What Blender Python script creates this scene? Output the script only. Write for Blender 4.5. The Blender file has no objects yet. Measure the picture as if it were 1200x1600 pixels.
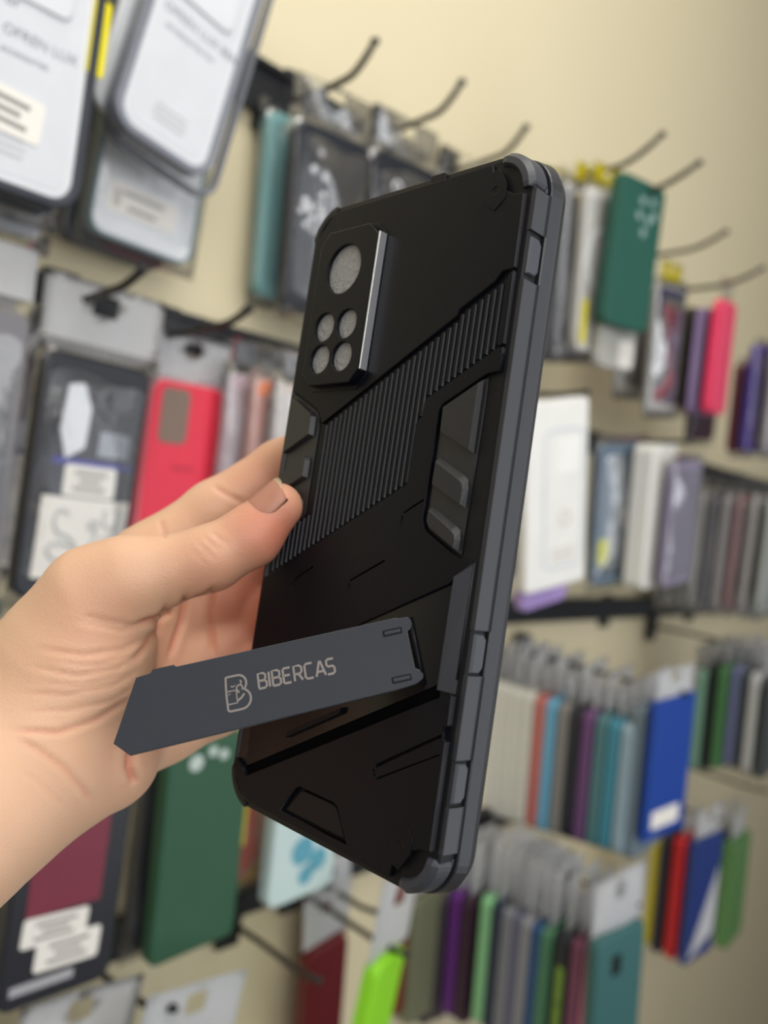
import bpy, bmesh, math, random
import numpy as np
from mathutils import Matrix, Vector

rnd = random.Random(7)
SC = bpy.context.scene
COL = SC.collection
DG = bpy.context.evaluated_depsgraph_get

# ------------------------------------------------------------------ camera
CAM = Vector((0.0, 0.0, 1.45))
FPX = 1350.0                                   # focal length in pixels of a 1200 x 1600 frame
upc = Vector((0.148, 0.988, 0.04)).normalized()
fwc = (Vector((0, 0, -1)) - upc * upc.dot(Vector((0, 0, -1)))).normalized()
rtc = fwc.cross(upc)
WA = math.radians(41.6); WD = 0.56               # the wall runs along X; the camera looks at it askew
RZ = Matrix.Rotation(WA - math.pi / 2, 3, 'Z')
C2W = RZ @ Matrix((rtc, fwc, upc))             # camera axes to world axes
cd = bpy.data.cameras.new('camera')
cam = bpy.data.objects.new('camera', cd); COL.objects.link(cam)
cam.matrix_world = Matrix.Translation(CAM) @ C2W.to_4x4()
cd.sensor_fit = 'VERTICAL'; cd.sensor_height = 36.0; cd.sensor_width = 27.0
cd.lens = 36.0 * FPX / 1600.0
cd.clip_start = 0.01; cd.clip_end = 50
cd.dof.use_dof = True; cd.dof.focus_distance = 0.214; cd.dof.aperture_fstop = 8.0
SC.camera = cam

# ------------------------------------------------------------------ wall frame
AX = Vector((1, 0, 0)); NX = Vector((0, -1, 0)); UP = Vector((0, 0, 1))
def W(s, z, n):                                 # along the wall, height over the camera, distance off the wall
    return CAM + AX * s + UP * z + NX * (n - WD)
WROT = Matrix((AX, UP, NX)).transposed()

# ------------------------------------------------------------------ world and lamps
wd = bpy.data.worlds.new('world'); SC.world = wd; wd.use_nodes = True
wd.node_tree.nodes['Background'].inputs[0].default_value = (0.93, 0.96, 1.0, 1)
wd.node_tree.nodes['Background'].inputs[1].default_value = 0.22
def area(name, loc, target, sx, sy, power, col):
    l = bpy.data.lights.new(name, 'AREA'); l.shape = 'RECTANGLE'; l.size = sx; l.size_y = sy; l.energy = power; l.color = col
    o = bpy.data.objects.new(name, l); COL.objects.link(o); o.location = loc
    o.rotation_euler = (Vector(target) - Vector(loc)).to_track_quat('-Z', 'Y').to_euler()
    return o
area('ceiling_panel_light', W(0.12, 1.10, 0.62), W(0.20, 0.0, 0.1), 0.9, 0.5, 9.5, (1.0, 0.97, 0.92))
area('shop_window_light', CAM + RZ @ Vector((1.15, 0.05, -0.05)), CAM + RZ @ Vector((0, 0.2, 0)), 1.3, 1.7, 9.5, (0.93, 0.96, 1.0))
area('rear_fill_light', CAM + RZ @ Vector((0.55, -1.15, 0.55)), CAM + RZ @ Vector((0.1, 0.4, -0.1)), 1.3, 1.2, 18.5, (1.0, 0.98, 0.95))  # added fill from an unseen source behind the camera, brightens hand and stand
SC.view_settings.view_transform = 'Standard'; SC.view_settings.look = 'None'
SC.view_settings.exposure = -0.10; SC.view_settings.gamma = 1.0; SC.view_settings.use_curve_mapping = False
SC.cycles.transparent_max_bounces = 48
SC.cycles.max_bounces = 8

# ------------------------------------------------------------------ materials
def lin(c):
    return tuple(((v / 255) / 12.92 if v / 255 <= 0.04045 else ((v / 255 + 0.055) / 1.055) ** 2.4) for v in c)
MATS = {}
def mat(name, rgb, rough=0.45, metal=0.0, noise=0.06, nscale=60.0, bump=0.0, bscale=400.0, spec=0.5, coat=0.0):
    key = (name, rgb, rough)
    if key in MATS: return MATS[key]
    m = bpy.data.materials.new(name); m.use_nodes = True
    nt = m.node_tree; b = nt.nodes['Principled BSDF']
    c = lin(rgb)
    tc = nt.nodes.new('ShaderNodeTexCoord')
    nz = nt.nodes.new('ShaderNodeTexNoise'); nz.inputs['Scale'].default_value = nscale; nz.inputs['Detail'].default_value = 3
    nt.links.new(tc.outputs['Object'], nz.inputs['Vector'])
    mx = nt.nodes.new('ShaderNodeMix'); mx.data_type = 'RGBA'
    mx.inputs[6].default_value = tuple(v * (1 - noise) for v in c) + (1,)
    mx.inputs[7].default_value = tuple(min(1, v * (1 + noise)) for v in c) + (1,)
    nt.links.new(nz.outputs['Fac'], mx.inputs[0]); nt.links.new(mx.outputs[2], b.inputs['Base Color'])
    b.inputs['Roughness'].default_value = rough; b.inputs['Metallic'].default_value = metal
    b.inputs['Specular IOR Level'].default_value = spec
    if coat: b.inputs['Coat Weight'].default_value = coat; b.inputs['Coat Roughness'].default_value = 0.08
    if bump:
        n2 = nt.nodes.new('ShaderNodeTexNoise'); n2.inputs['Scale'].default_value = bscale
        nt.links.new(tc.outputs['Object'], n2.inputs['Vector'])
        bp = nt.nodes.new('ShaderNodeBump'); bp.inputs['Strength'].default_value = bump; bp.inputs['Distance'].default_value = 0.001
        nt.links.new(n2.outputs['Fac'], bp.inputs['Height']); nt.links.new(bp.outputs['Normal'], b.inputs['Normal'])
    MATS[key] = m
    return m
def film(name, rgb, opacity, rough=0.16, gloss=0.25):           # clear or milky plastic film with creases
    if name in MATS: return MATS[name]
    m = bpy.data.materials.new(name); m.use_nodes = True; nt = m.node_tree
    for n in list(nt.nodes): nt.nodes.remove(n)
    out = nt.nodes.new('ShaderNodeOutputMaterial')
    tr = nt.nodes.new('ShaderNodeBsdfTransparent'); tr.inputs[0].default_value = (0.97, 0.97, 0.97, 1)
    df = nt.nodes.new('ShaderNodeBsdfPrincipled'); df.inputs['Base Color'].default_value = lin(rgb) + (1,); df.inputs['Roughness'].default_value = rough + .1
    gl = nt.nodes.new('ShaderNodeBsdfGlossy'); gl.inputs['Roughness'].default_value = rough
    tc = nt.nodes.new('ShaderNodeTexCoord')
    nz = nt.nodes.new('ShaderNodeTexNoise'); nz.inputs['Scale'].default_value = 45; nz.inputs['Detail'].default_value = 2; nz.inputs['Distortion'].default_value = 1.2
    nt.links.new(tc.outputs['Object'], nz.inputs['Vector'])
    bp = nt.nodes.new('ShaderNodeBump'); bp.inputs['Strength'].default_value = 0.35; bp.inputs['Distance'].default_value = 0.004
    nt.links.new(nz.outputs['Fac'], bp.inputs['Height'])
    nt.links.new(bp.outputs['Normal'], gl.inputs['Normal']); nt.links.new(bp.outputs['Normal'], df.inputs['Normal'])
    fr = nt.nodes.new('ShaderNodeFresnel'); fr.inputs[0].default_value = 1.5
    nt.links.new(bp.outputs['Normal'], fr.inputs['Normal'])
    ma = nt.nodes.new('ShaderNodeMath'); ma.operation = 'MULTIPLY_ADD'; ma.inputs[1].default_value = 0.8 if opacity > .15 else 0.45; ma.inputs[2].default_value = gloss * 0.12
    ma.use_clamp = True
    nt.links.new(fr.outputs[0], ma.inputs[0])
    m1 = nt.nodes.new('ShaderNodeMixShader'); m1.inputs[0].default_value = opacity
    nt.links.new(tr.outputs[0], m1.inputs[1]); nt.links.new(df.outputs[0], m1.inputs[2])
    m2 = nt.nodes.new('ShaderNodeMixShader')
    nt.links.new(ma.outputs[0], m2.inputs[0]); nt.links.new(m1.outputs[0], m2.inputs[1]); nt.links.new(gl.outputs[0], m2.inputs[2])
    nt.links.new(m2.outputs[0], out.inputs[0])
    MATS[name] = m
    return m

# ------------------------------------------------------------------ object helpers
def empty(name, label, cat, group=None, mw=None):
    o = bpy.data.objects.new(name, None); COL.objects.link(o); o.empty_display_size = 0.01
    o['label'] = label; o['category'] = cat
    if group: o['group'] = group
    if mw is not None: o.matrix_world = mw
    return o
def link(name, me, m, parent=None, smooth=False, mw=None):
    o = bpy.data.objects.new(name, me); COL.objects.link(o)
    if m is not None:
        me.materials.clear(); me.materials.append(m)
    if parent is not None: o.parent = parent
    if mw is not None: o.matrix_local = mw
    if smooth:
        for p in me.polygons: p.use_smooth = True
    return o
def from_bm(bm, name='m'):
    bmesh.ops.recalc_face_normals(bm, faces=bm.faces)
    me = bpy.data.meshes.new(name); bm.to_mesh(me); bm.free(); return me
def prism(loops, z0, z1, bevel=0.0, res=1, k=0.001):
    """flat outline with holes, in k metres, between heights z0 and z1, edges bevelled"""
    cu = bpy.data.curves.new('c', 'CURVE'); cu.dimensions = '2D'; cu.fill_mode = 'BOTH'
    b = bevel
    for lp in loops:
        sp = cu.splines.new('POLY'); sp.points.add(len(lp) - 1); sp.use_cyclic_u = True
        for p, q in zip(sp.points, lp): p.co = (q[0] * k, q[1] * k, 0, 1)
    cu.extrude = max(1e-6, ((z1 - z0) / 2 - b)) * k
    cu.bevel_depth = b * k; cu.bevel_resolution = res; cu.offset = -b * k
    o = bpy.data.objects.new('c', cu); COL.objects.link(o)
    me = bpy.data.meshes.new_from_object(o.evaluated_get(DG()))
    bpy.data.objects.remove(o); bpy.data.curves.remove(cu)
    me.transform(Matrix.Translation((0, 0, (z0 + z1) / 2 * k)))
    return me
def rrect(w, h, r, n=6, cx=0, cy=0):
    pts = []
    for (sx, sy, a0) in ((1, 1, 0), (-1, 1, 90), (-1, -1, 180), (1, -1, 270)):
        for i in range(n + 1):
            a = math.radians(a0 + 90 * i / n)
            pts.append((cx + sx * (w / 2 - r) + r * math.cos(a), cy + sy * (h / 2 - r) + r * math.sin(a)))
    return pts
def circ(cx, cy, r, n=32):
    return [(cx + r * math.cos(2 * math.pi * i / n), cy + r * math.sin(2 * math.pi * i / n)) for i in range(n)]
def loft(rings, cap0=True, cap1=True):
    bm = bmesh.new(); R = [[bm.verts.new(p) for p in r] for r in rings]; n = len(R[0])
    for a, b in zip(R, R[1:]):
        for i in range(n): bm.faces.new((a[i], a[(i + 1) % n], b[(i + 1) % n], b[i]))
    if cap0: bm.faces.new(R[0][::-1])
    if cap1: bm.faces.new(R[-1])
    return from_bm(bm)
def tube(pts, r, seg=8):
    pts = [Vector(p) for p in pts]; rings = []
    for i, p in enumerate(pts):
        t = (pts[min(i + 1, len(pts) - 1)] - pts[max(i - 1, 0)]).normalized()
        x = t.orthogonal().normalized() if i == 0 else (px - t * px.dot(t)).normalized()
        px = x; y = t.cross(x); rr = r[i] if isinstance(r, (list, tuple)) else r
        rings.append([p + (x * math.cos(2 * math.pi * j / seg) + y * math.sin(2 * math.pi * j / seg)) * rr for j in range(seg)])
    return loft(rings)
def boxmesh(x0, x1, y0, y1, z0, z1, bev=0.0):
    bm = bmesh.new()
    bmesh.ops.create_cube(bm, size=1)
    for v in bm.verts: v.co = ((x0 + x1) / 2 + v.co.x * (x1 - x0), (y0 + y1) / 2 + v.co.y * (y1 - y0), (z0 + z1) / 2 + v.co.z * (z1 - z0))
    if bev: bmesh.ops.bevel(bm, geom=list(bm.edges), offset=bev, segments=2, affect='EDGES', profile=0.5)
    return from_bm(bm)
def joinmesh(ms):
    bm = bmesh.new()
    for m in ms: bm.from_mesh(m)
    for m in ms: bpy.data.meshes.remove(m)
    me = bpy.data.meshes.new('j'); bm.to_mesh(me); bm.free(); return me
def textmesh(s, size, ext=0.00003, offset=0.0):
    cu = bpy.data.curves.new('t', 'FONT'); cu.body = s; cu.size = size; cu.extrude = ext; cu.offset = offset; cu.resolution_u = 4
    o = bpy.data.objects.new('t', cu); COL.objects.link(o)
    me = bpy.data.meshes.new_from_object(o.evaluated_get(DG()))
    bpy.data.objects.remove(o); bpy.data.curves.remove(cu)
    return me

# ------------------------------------------------------------------ the room
wall_m = mat('cream_wall_paint', (226, 214, 180), 0.75, noise=0.03, nscale=3, bump=0.12, bscale=220)
def structure(name, me, m, mw=None):
    o = link(name, me, m, None); o['kind'] = 'structure'
    if mw is not None: o.matrix_world = mw
    return o
WM = Matrix.Translation(W(0, 0, 0)) @ WROT.to_4x4()
structure('wall_left', boxmesh(-0.25, 4.5, -1.45, 1.25, -0.1, 0.0), wall_m, WM)
structure('floor', boxmesh(-1.5, 4.5, -4, 0.56, -0.05, 0.0), mat('floor_tile', (120, 112, 100), 0.4, noise=.08, nscale=4))
structure('ceiling', boxmesh(-1.5, 4.5, -4, 0.56, 2.70, 2.75), mat('ceiling_paint', (225, 222, 214), 0.8, noise=.02))

# ------------------------------------------------------------------ display rails and hooks on the wall
rail_m = mat('black_rail_metal', (28, 29, 33), 0.45, 0.0, noise=.05)
hook_m = mat('dark_hook_wire', (70, 66, 60), 0.4, 0.6, noise=.05)
def rail(s0, s1, z, h, label, teeth=False):
    t = empty('display_rail', label, 'rail', 'black display rails on the cream wall', Matrix.Translation(W(s0, z, 0.0)) @ WROT.to_4x4())
    L = s1 - s0
    link('bar', boxmesh(0, L, -h / 2, h / 2, 0.003, 0.010, 0.001), rail_m, t)
    link('lip', boxmesh(0, L, h / 2 - 0.003, h / 2 + 0.001, 0.010, 0.016), rail_m, t)
    for i in range(int(L / 0.3) + 1):
        link('bracket', boxmesh(i * 0.3 + .01, i * 0.3 + .03, -h / 2 - .012, h / 2 + .004, 0.0, 0.007), rail_m, t)
rail(0.10, 0.60, 0.280, 0.034, 'black rail at the upper corner behind the milky clear cases')
rail(0.20, 0.62, 0.083, 0.026, 'black rail above the red case and the bag of pale cases')
rail(0.62, 2.2, 0.083, 0.026, 'black rail behind the tall white pack and slate case')
rail(0.80, 2.2, -0.135, 0.030, 'black rail over the row of white and pastel cases')
rail(0.15, 0.72, -0.386, 0.034, 'black rail under the dark green case near the bent hook')
rail(0.72, 2.2, -0.392, 0.030, 'black rail above the yellow and red cases')
def hook(s, z, L, label, bend=0.03, plate=True, rise=0.014):
    t = empty('display_hook', label, 'hook', 'wire hooks on the display wall', Matrix.Translation(W(s, z, 0.0)) @ WROT.to_4x4())
    pts = [(0, 0, 0.008), (0, 0.002, L * .4), (0, rise * .55, L * .75)]
    for i in range(1, 5): pts.append((0, rise * .55 + bend * (i / 4) ** 1.6, L * .75 + L * .25 * i / 4))
    link('wire', tube(pts, 0.0026, 8), hook_m, t, True)
    if plate: link('base_plate', boxmesh(-0.012, 0.012, -0.022, 0.022, 0.006, 0.0125, 0.001), rail_m, t)
    link('tip_cap', loft([[(x * f, y * f + pts[-1][1], pts[-1][2] + zz) for x, y in circ(0, 0, .0032, 8)] for f, zz in ((.9, -.002), (1, 0), (.7, .003))]), rail_m, t, True)
hook(.441, .282, .092, 'hook above the black case with white gems', .022)
hook(.541, .296, .094, 'hook above the plain dark case next to the gem case', .022)
hook(.637, .298, .094, 'hook above the crinkled empty bag', .022)
hook(.742, .318, .172, 'hook with yellow tags behind the hanging green case', .025)
hook(.757, .296, .205, 'hook running out over the hanging green case', .022)
hook(.918, .290, .172, 'hook over the navy and clear cases', .018)
hook(.985, .268, .192, 'hook over the hot pink case', .018)
hook(.272, .080, .105, 'hook through the white header of the black lettered case', .010)
hook(.352, .077, .105, 'hook through the header of the red case', .010)
hook(.499, -.404, .122, 'bent bare hook under the dark green case', .004, rise=.002)
hook(.352, -.384, .130, 'hook beside the white bag tops at the bottom', .014)
hook(.250, -.384, .130, 'hook hidden among the white bag tops', .014)
hook(.905, -.184, .215, 'hook through the white and pastel case row', .004, rise=.002)
hook(1.27, -.164, .195, 'hook through the mint and periwinkle case row', .004, rise=.002)
hook(.845, -.392, .225, 'hook through the purple and mint case row', .004, rise=.002)
hook(.570, -.392, .150, 'hook through the lime green case header', .004, rise=.002)
hook(.600, -.392, .090, 'short hook through the dark red case header', .004, rise=.002)
hook(1.428, -.400, .165, 'hook of the fern green case at the far end', .004, rise=.002)
hook(1.23, -.405, .165, 'hook of the yellow and red cases', .004, rise=.002)
hook(1.21, .064, .190, 'hook through the silvery clear bags', .004, rise=.002)
hook(.700, .098, .160, 'hook holding the tall white pack', .004, rise=.002)
hook(.890, .080, .180, 'hook holding the slate blue case', .004, rise=.002)

# ------------------------------------------------------------------ packaged cases on the wall
header_m = mat('milky_header_plastic', (238, 240, 244), .26, noise=.03, nscale=30, bump=.5, bscale=70)
def translucent(m, f):
    nt = m.node_tree; b = nt.nodes['Principled BSDF']; out = nt.nodes['Material Output']
    t = nt.nodes.new('ShaderNodeBsdfTranslucent'); t.inputs[0].default_value = (.9, .9, .9, 1)
    mx = nt.nodes.new('ShaderNodeMixShader'); mx.inputs[0].default_value = f
    nt.links.new(b.outputs[0], mx.inputs[1]); nt.links.new(t.outputs[0], mx.inputs[2]); nt.links.new(mx.outputs[0], out.inputs[0])
translucent(header_m, .3)
clear_m = film('clear_bag_film', (230, 232, 236), 0.03, 0.12, .35)
silver_m = film('silvery_bag_film', (222, 224, 228), 0.26, 0.14, .4)
lens_m = mat('lens_hole_black', (22, 22, 26), 0.25)
paper_m = mat('price_paper', (238, 234, 226), 0.7, noise=.02)
ink_m = mat('grey_print', (150, 146, 142), 0.7)
G_ALL = 'packaged phone cases hanging on the wall hooks'

def shell_mesh(w, h, t, r):
    def ring(ins, z): return [(x, y, z) for x, y in rrect(w - 2 * ins, h - 2 * ins, max(r - ins, .001), 5)]
    e = min(.0022, t * .25)
    return loft([ring(.0016, t - e * 1.4), ring(.0016, 0.0), ring(0, 0.0), ring(0, t - e), ring(e * .3, t - e * .3), ring(e, t)])
def bag_mesh(w, h, t, seed, amp=0.004):
    r = random.Random(seed); nx, ny = 9, 15
    bm = bmesh.new(); sheets = []
    ph = [(r.uniform(40, 120), r.uniform(30, 90), r.uniform(0, 6)) for _ in range(4)]
    for side in (0, 1):
        g = []
        for j in range(ny + 1):
            row = []
            for i in range(nx + 1):
                x = (i / nx - .5) * w; y = (j / ny - .5) * h
                e = min(1, 4 * min(i / nx, 1 - i / nx, j / ny, 1 - j / ny))
                d = amp * sum(math.sin(x * a + y * b + c) for a, b, c in ph) / 4 * e
                zz = (t / 2 + .002 + d) if side else (-t / 2 - .001)
                row.append(bm.verts.new((x, y, t / 2 + (zz * e))))
            g.append(row)
        for j in range(ny):
            for i in range(nx):
                q = (g[j][i], g[j][i + 1], g[j + 1][i + 1], g[j + 1][i])
                bm.faces.new(q if side else q[::-1])
    bmesh.ops.remove_doubles(bm, verts=bm.verts, dist=1e-5)
    return from_bm(bm)
def header_mesh(w, h, seed, hole=True, t=0.0032, wave=0.0014):
    nx, ny = 10, 7; r = random.Random(seed); a, b = r.uniform(40, 90), r.uniform(0, 6)
    bm = bmesh.new(); g = []
    for j in range(ny + 1):
        g.append([bm.verts.new(((i / nx - .5) * w, (j / ny) * h, wave * math.sin((i / nx - .5) * w * a + b + j * .3))) for i in range(nx + 1)])
    for j in range(ny):
        for i in range(nx):
            if hole and j in (4, 5) and i in (4, 5): continue
            bm.faces.new((g[j][i], g[j][i + 1], g[j + 1][i + 1], g[j + 1][i]))
    ext = bmesh.ops.solidify(bm, geom=list(bm.faces), thickness=t)
    return from_bm(bm)
def sticker(parent, x, y, w, h, z, lines=3, rot=0, m=None, barcode=False):
    M_ = Matrix.Translation((x, y, z)) @ Matrix.Rotation(rot, 4, 'Z')
    s = link('sticker', prism([rrect(w, h, min(w, h) * .12, 3)], 0, .0004, 0, k=1), m or paper_m, parent, mw=M_)
    bars = []
    for i in range(lines):
        yy = h * (.25 - .5 * i / max(1, lines - 1)) if lines > 1 else 0
        ww = w * (.62 if i % 2 == 0 else .42)
        bars.append(boxmesh(-ww / 2, ww / 2, yy - h * .06, yy + h * .06, .0004, .0006))
    if barcode:
        bars += [boxmesh(-w * .42 + i * w * .02, -w * .42 + i * w * .02 + w * .008, -h * .3, h * .3, .0004, .0006) for i in range(5)]
    if bars: link('print', joinmesh(bars), ink_m, s)
    return s
def pack(label, sl, zt, zb, n, w, t, rgb, roll=0, yaw=0, name='phone_case', cat='phone case', island=None, lens=(), bag=None,
         header=None, rough=.4, r=.010, m=None, group=G_ALL, metal=0):
    """sl: near edge along the wall, zt/zb: top and bottom, n: front face off the wall"""
    h = zt - zb; t_ = t
    M_ = (Matrix.Translation(W(sl + w / 2, (zt + zb) / 2, n - t_)) @ WROT.to_4x4() @ Matrix.Rotation(math.radians(roll), 4, 'Z') @ Matrix.Rotation(math.radians(yaw), 4, 'Y'))
    o = empty(name, label, cat, group, M_)
    mm = m or mat('case_plastic', rgb, rough, metal)
    link('shell', shell_mesh(w, h, t_, r), mm, o)
    if island:
        ix, iy, iw, ih = island                    # fractions from the upper near corner
        cx, cy = -w / 2 + ix * w, h / 2 - iy * h
        isl = link('camera_frame', prism([rrect(iw * w, ih * h, .006, 5, cx, cy)], t_, t_ + .0018, .0005, k=1), mm, o)
        for lx, ly, lr in lens:
            link('lens_hole', prism([circ(cx + lx * w, cy + ly * h, lr, 16)], t_ + .0005, t_ + .0021, 0, k=1), lens_m, isl)
    if bag:
        link('bag', bag_mesh(w + .014, h + .016, t_ + .003, hash(label) % 1000 if False else len(label) * 7 + int(sl * 1000)), bag, o, True)
    if header:
        hh, hw, hm = header
        link('header', header_mesh(hw, hh, int(sl * 1000 + n * 977)), hm, o, True, Matrix.Translation((0, h / 2 + .001, t_ * .5)))
    return o

L2 = ((-.12, .06, .008), (.12, .06, .008), (-.12, -.05, .008))
# --- upper corner: milky clear cases with printed inserts
def clear_case(label, s, zt, zb, n, w, roll, rim, txt, first):
    o = pack(label, s, zt, zb, n, w, .011, (222, 224, 228), roll, name='clear_case', cat='phone case', island=(.50, .255, .66, .37), lens=((-.15, .08, .0095), (.15, .08, .0095), (-.15, -.08, .0095)), r=.014, rough=.3)
    h = zt - zb
    link('bumper', prism([rrect(w + .006, h + .006, .016, 6), rrect(w - .004, h - .004, .012, 6)], .0, .0135, .001, k=1), rim, o)
    ins = link('insert', prism([rrect(w - .012, h - .012, .008, 5), rrect(.68 * w, .385 * h, .007, 5, 0, h / 2 - .255 * h)], .011, .0113, 0, k=1), mat('white_insert', (214, 217, 222), .5), o)
    tm = []
    for i, (s_, sz, x, y) in enumerate(txt):
        tmesh = textmesh(s_, sz); tmesh.transform(Matrix.Translation((x, y, .0114))); tm.append(tmesh)
    link('lettering', joinmesh(tm), mat('grey_lettering', (120, 124, 136), .6), ins)
    logo = [boxmesh(-.012 + .001 * abs(i - 1), .012 - .001 * abs(i - 1), -h * .36 - i * .004, -h * .36 - i * .004 + .0018, .0113, .0115) for i in range(3)]
    link('small_print', joinmesh(logo), mat('pale_print', (190, 192, 196), .6), ins)
    return o
blackrim = mat('dark_bumper', (44, 48, 58), .35); greyrim = mat('grey_bumper', (128, 132, 142), .3)
a_ = clear_case('milky clear case with dark bumper, printed insert and price sticker, cut by the photo corner', .146, .285, .119, .10, .082, 0, blackrim,
           [('For', .0085, -.012, .004), ('OFREN LUX', .0075, -.007, -.010), ('accessories', .0055, -.007, -.019)], True)
sticker(a_, -.002, -.046, .042, .022, .0115, 3, math.radians(-4), barcode=True)
tg = link('yellow_tag', prism([rrect(.010, .040, .002, 3)], .010, .0118, 0, k=1), mat('yellow_plastic', (236, 222, 20), .4), a_, mw=Matrix.Translation((.043, .010, .0005)))
b_ = clear_case('milky clear case with pale grey bumper hanging tilted, yellow tag on its edge', .262, .330, .172, .092, .066, -10, greyrim,
           [('OFREN LUX BEN', .0075, -.024, -.004), ('accessories for', .006, -.020, -.013)], False)
link('outer_frame', prism([rrect(.084, .172, .016, 6), rrect(.077, .165, .013, 6)], .0, .006, .001, k=1), mat('smoky_frame', (120, 123, 132), .25), b_, mw=Matrix.Translation((.013, .002, -.012)))
link('backing_card', prism([rrect(.066, .150, .012, 6)], .0, .004, .001, k=1), mat('white_insert', (214, 217, 222), .5), b_, mw=Matrix.Translation((-.009, .003, -.008)))
link('yellow_tag', boxmesh(.0335, .0345, -.062, -.022, .004, .013), mat('yellow_plastic', (206, 196, 30), .4), b_)
c_ = pack('pale grey case in clear bag under the tilted milky case', .270, .285, .124, .045, .076, .010, (226, 229, 232), -2, r=.010, bag=clear_m, rough=.35)
sticker(c_, -.004, -.055, .050, .018, .0102, 2, barcode=True)
link('rim', prism([rrect(.0775, .1625, .011, 6), rrect(.073, .158, .009, 6)], .0, .0108, .0006, k=1), mat('blue_grey_rim', (120, 138, 146), .35), c_)
pack('black case edge behind the corner milky case', .150, .27, .117, .075, .082, .012, (34, 38, 46), 0, bag=clear_m)
pack('silvery bagged case lowest behind the corner milky case', .165, .265, .108, .05, .072, .010, (170, 172, 178), 0, bag=silver_m)
pack('dark case behind the pale grey bagged case', .262, .275, .118, .028, .076, .012, (70, 74, 80), -2)

# --- gem case stack and neighbours
pack('teal case seen edge on behind the gem case', .418, .268, .128, .020, .078, .012, (128, 176, 178), 5, bag=clear_m)
g_ = pack('black case with white gem flowers in crinkled bag', .421, .257, .119, .052, .078, .011, (28, 31, 40), 5, bag=clear_m, header=(.034, .084, silver_m), rough=.3)
gem_m = mat('white_gem', (235, 236, 240), .2)
for i, (gx, gy, gr) in enumerate([(.30, .14, .0048), (.22, .24, .0048), (.37, .26, .0044), (.36, .36, .004), (.14, .42, .005), (.2, .45, .005), (.10, .47, .004), (.24, .50, .0045), (.17, .54, .004), (.36, .46, .0045), (.38, .41, .003), (.30, .42, .003), (.26, .56, .003)]):
    c = (-.039 + gx * .078, .069 - gy * .138)
    bm = bmesh.new(); bmesh.ops.create_icosphere(bm, subdivisions=1, radius=gr * .78)
    for v in bm.verts: v.co = (v.co.x + c[0], v.co.y + c[1], v.co.z * .5 + .0115)
    link('gem', from_bm(bm), gem_m, g_)
d_ = pack('plain dark case with silver camera rings beside the gem case', .505, .267, .120, .052, .080, .011, (30, 33, 41), 5, bag=clear_m, header=(.034, .084, silver_m), rough=.35)
for lx, ly in ((-.014, .048), (-.004, .040), (-.014, .032), (-.018, .018)):
    link('camera_ring', prism([circ(lx, ly, .0055, 16), circ(lx, ly, .0035, 16)], .011, .013, .0003, k=1), gem_m, d_)
pack('crinkled clear bag with grey case beside the dark ring case', .588, .268, .125, .052, .078, .010, (150, 146, 138), 4, bag=silver_m, header=(.034, .082, clear_m))

# --- green hanging case stack
ytag = mat('yellow_header', (226, 214, 40), .45)
for i, (n_, col, lb) in enumerate([(.060, (150, 152, 150), 'grey clear case deepest on the green case hook'), (.078, (170, 172, 168), 'smoky clear case deep on the green case hook'),
        (.095, (196, 196, 192), 'misty clear case third from front behind the green case'), (.112, (206, 204, 200), 'cloudy clear case second from front behind the green case')]):
    p_ = pack(lb, .707, .304, .148, n_, .078, .009, col, 9, bag=silver_m, header=(.022, .05, ytag if i in (1, 3) else clear_m), rough=.25)
    link('bumper', prism([rrect(.080, .158, .012, 5), rrect(.074, .152, .009, 5)], .0, .0105, .0006, k=1), greyrim, p_)
r_ = pack('clear case with white magnetic ring just behind the green case', .708, .300, .150, .132, .078, .009, (214, 212, 206), 8, bag=clear_m, header=(.024, .052, ytag), rough=.25)
link('magnet_ring', prism([circ(-.008, .012, .029, 32), circ(-.008, .012, .0245, 32)], .009, .0098, .0002, k=1), mat('ring_white', (240, 240, 240), .4), r_)
link('yellow_tag', prism([rrect(.008, .040, .002, 3)], .009, .0108, 0, k=1), mat('yellow_plastic', (226, 212, 20), .4), r_, mw=Matrix.Translation((-.033, -.048, .0005)))
gr_ = pack('dark green case with lens holes hanging frontmost on its hook', .718, .312, .174, .160, .070, .011, (24, 84, 70), 3, yaw=-9, rough=.5, r=.008)
for lx, ly in ((.0, .050), (.016, .052), (-.003, .036), (.012, .034), (.006, .022), (.020, .040)):
    link('lens_hole', prism([circ(lx, ly, .0042, 14)], .0105, .0114, 0, k=1), mat('lens_grey', (140, 165, 160), .3), gr_)
w_ = pack('clear case with square white label under the green case', .734, .262, .138, .1445, .072, .008, (178, 178, 170), 6)
sticker(w_, .016, -.046, .030, .026, .0084, 0)

# --- navy, pink and purple cases
pack('clear case with yellow header over the navy case', .893, .268, .140, .085, .075, .010, (186, 184, 178), 8, bag=silver_m, header=(.026, .05, ytag))
nv = pack('clear case with a navy top in front of its hook', .893, .258, .120, .125, .068, .010, (176, 174, 172), 8, bag=silver_m, header=(.026, .055, ytag), rough=.3)
link('navy_band', boxmesh(-.034, .028, .030, .066, .0102, .0108), mat('navy_plastic', (52, 54, 84), .4), nv)
pack('dusty rose case beside the clear navy topped case', .986, .235, .135, .108, .072, .009, (190, 130, 130), 7, bag=clear_m)
pack('black case with gold edge beside the lilac case', .984, .256, .138, .122, .072, .009, (56, 46, 34), 7)
pack('lilac case pressed behind the hot pink case', .965, .250, .128, .146, .070, .010, (140, 120, 160), 7)
pk = pack('hot pink case facing out at the upper wall', .956, .256, .128, .166, .060, .012, (236, 66, 104), 7, yaw=8, header=(.024, .05, clear_m))
pack('dark plum case behind the hot pink case', 1.03, .235, .105, .120, .072, .010, (62, 40, 52), 8, bag=clear_m)
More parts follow.
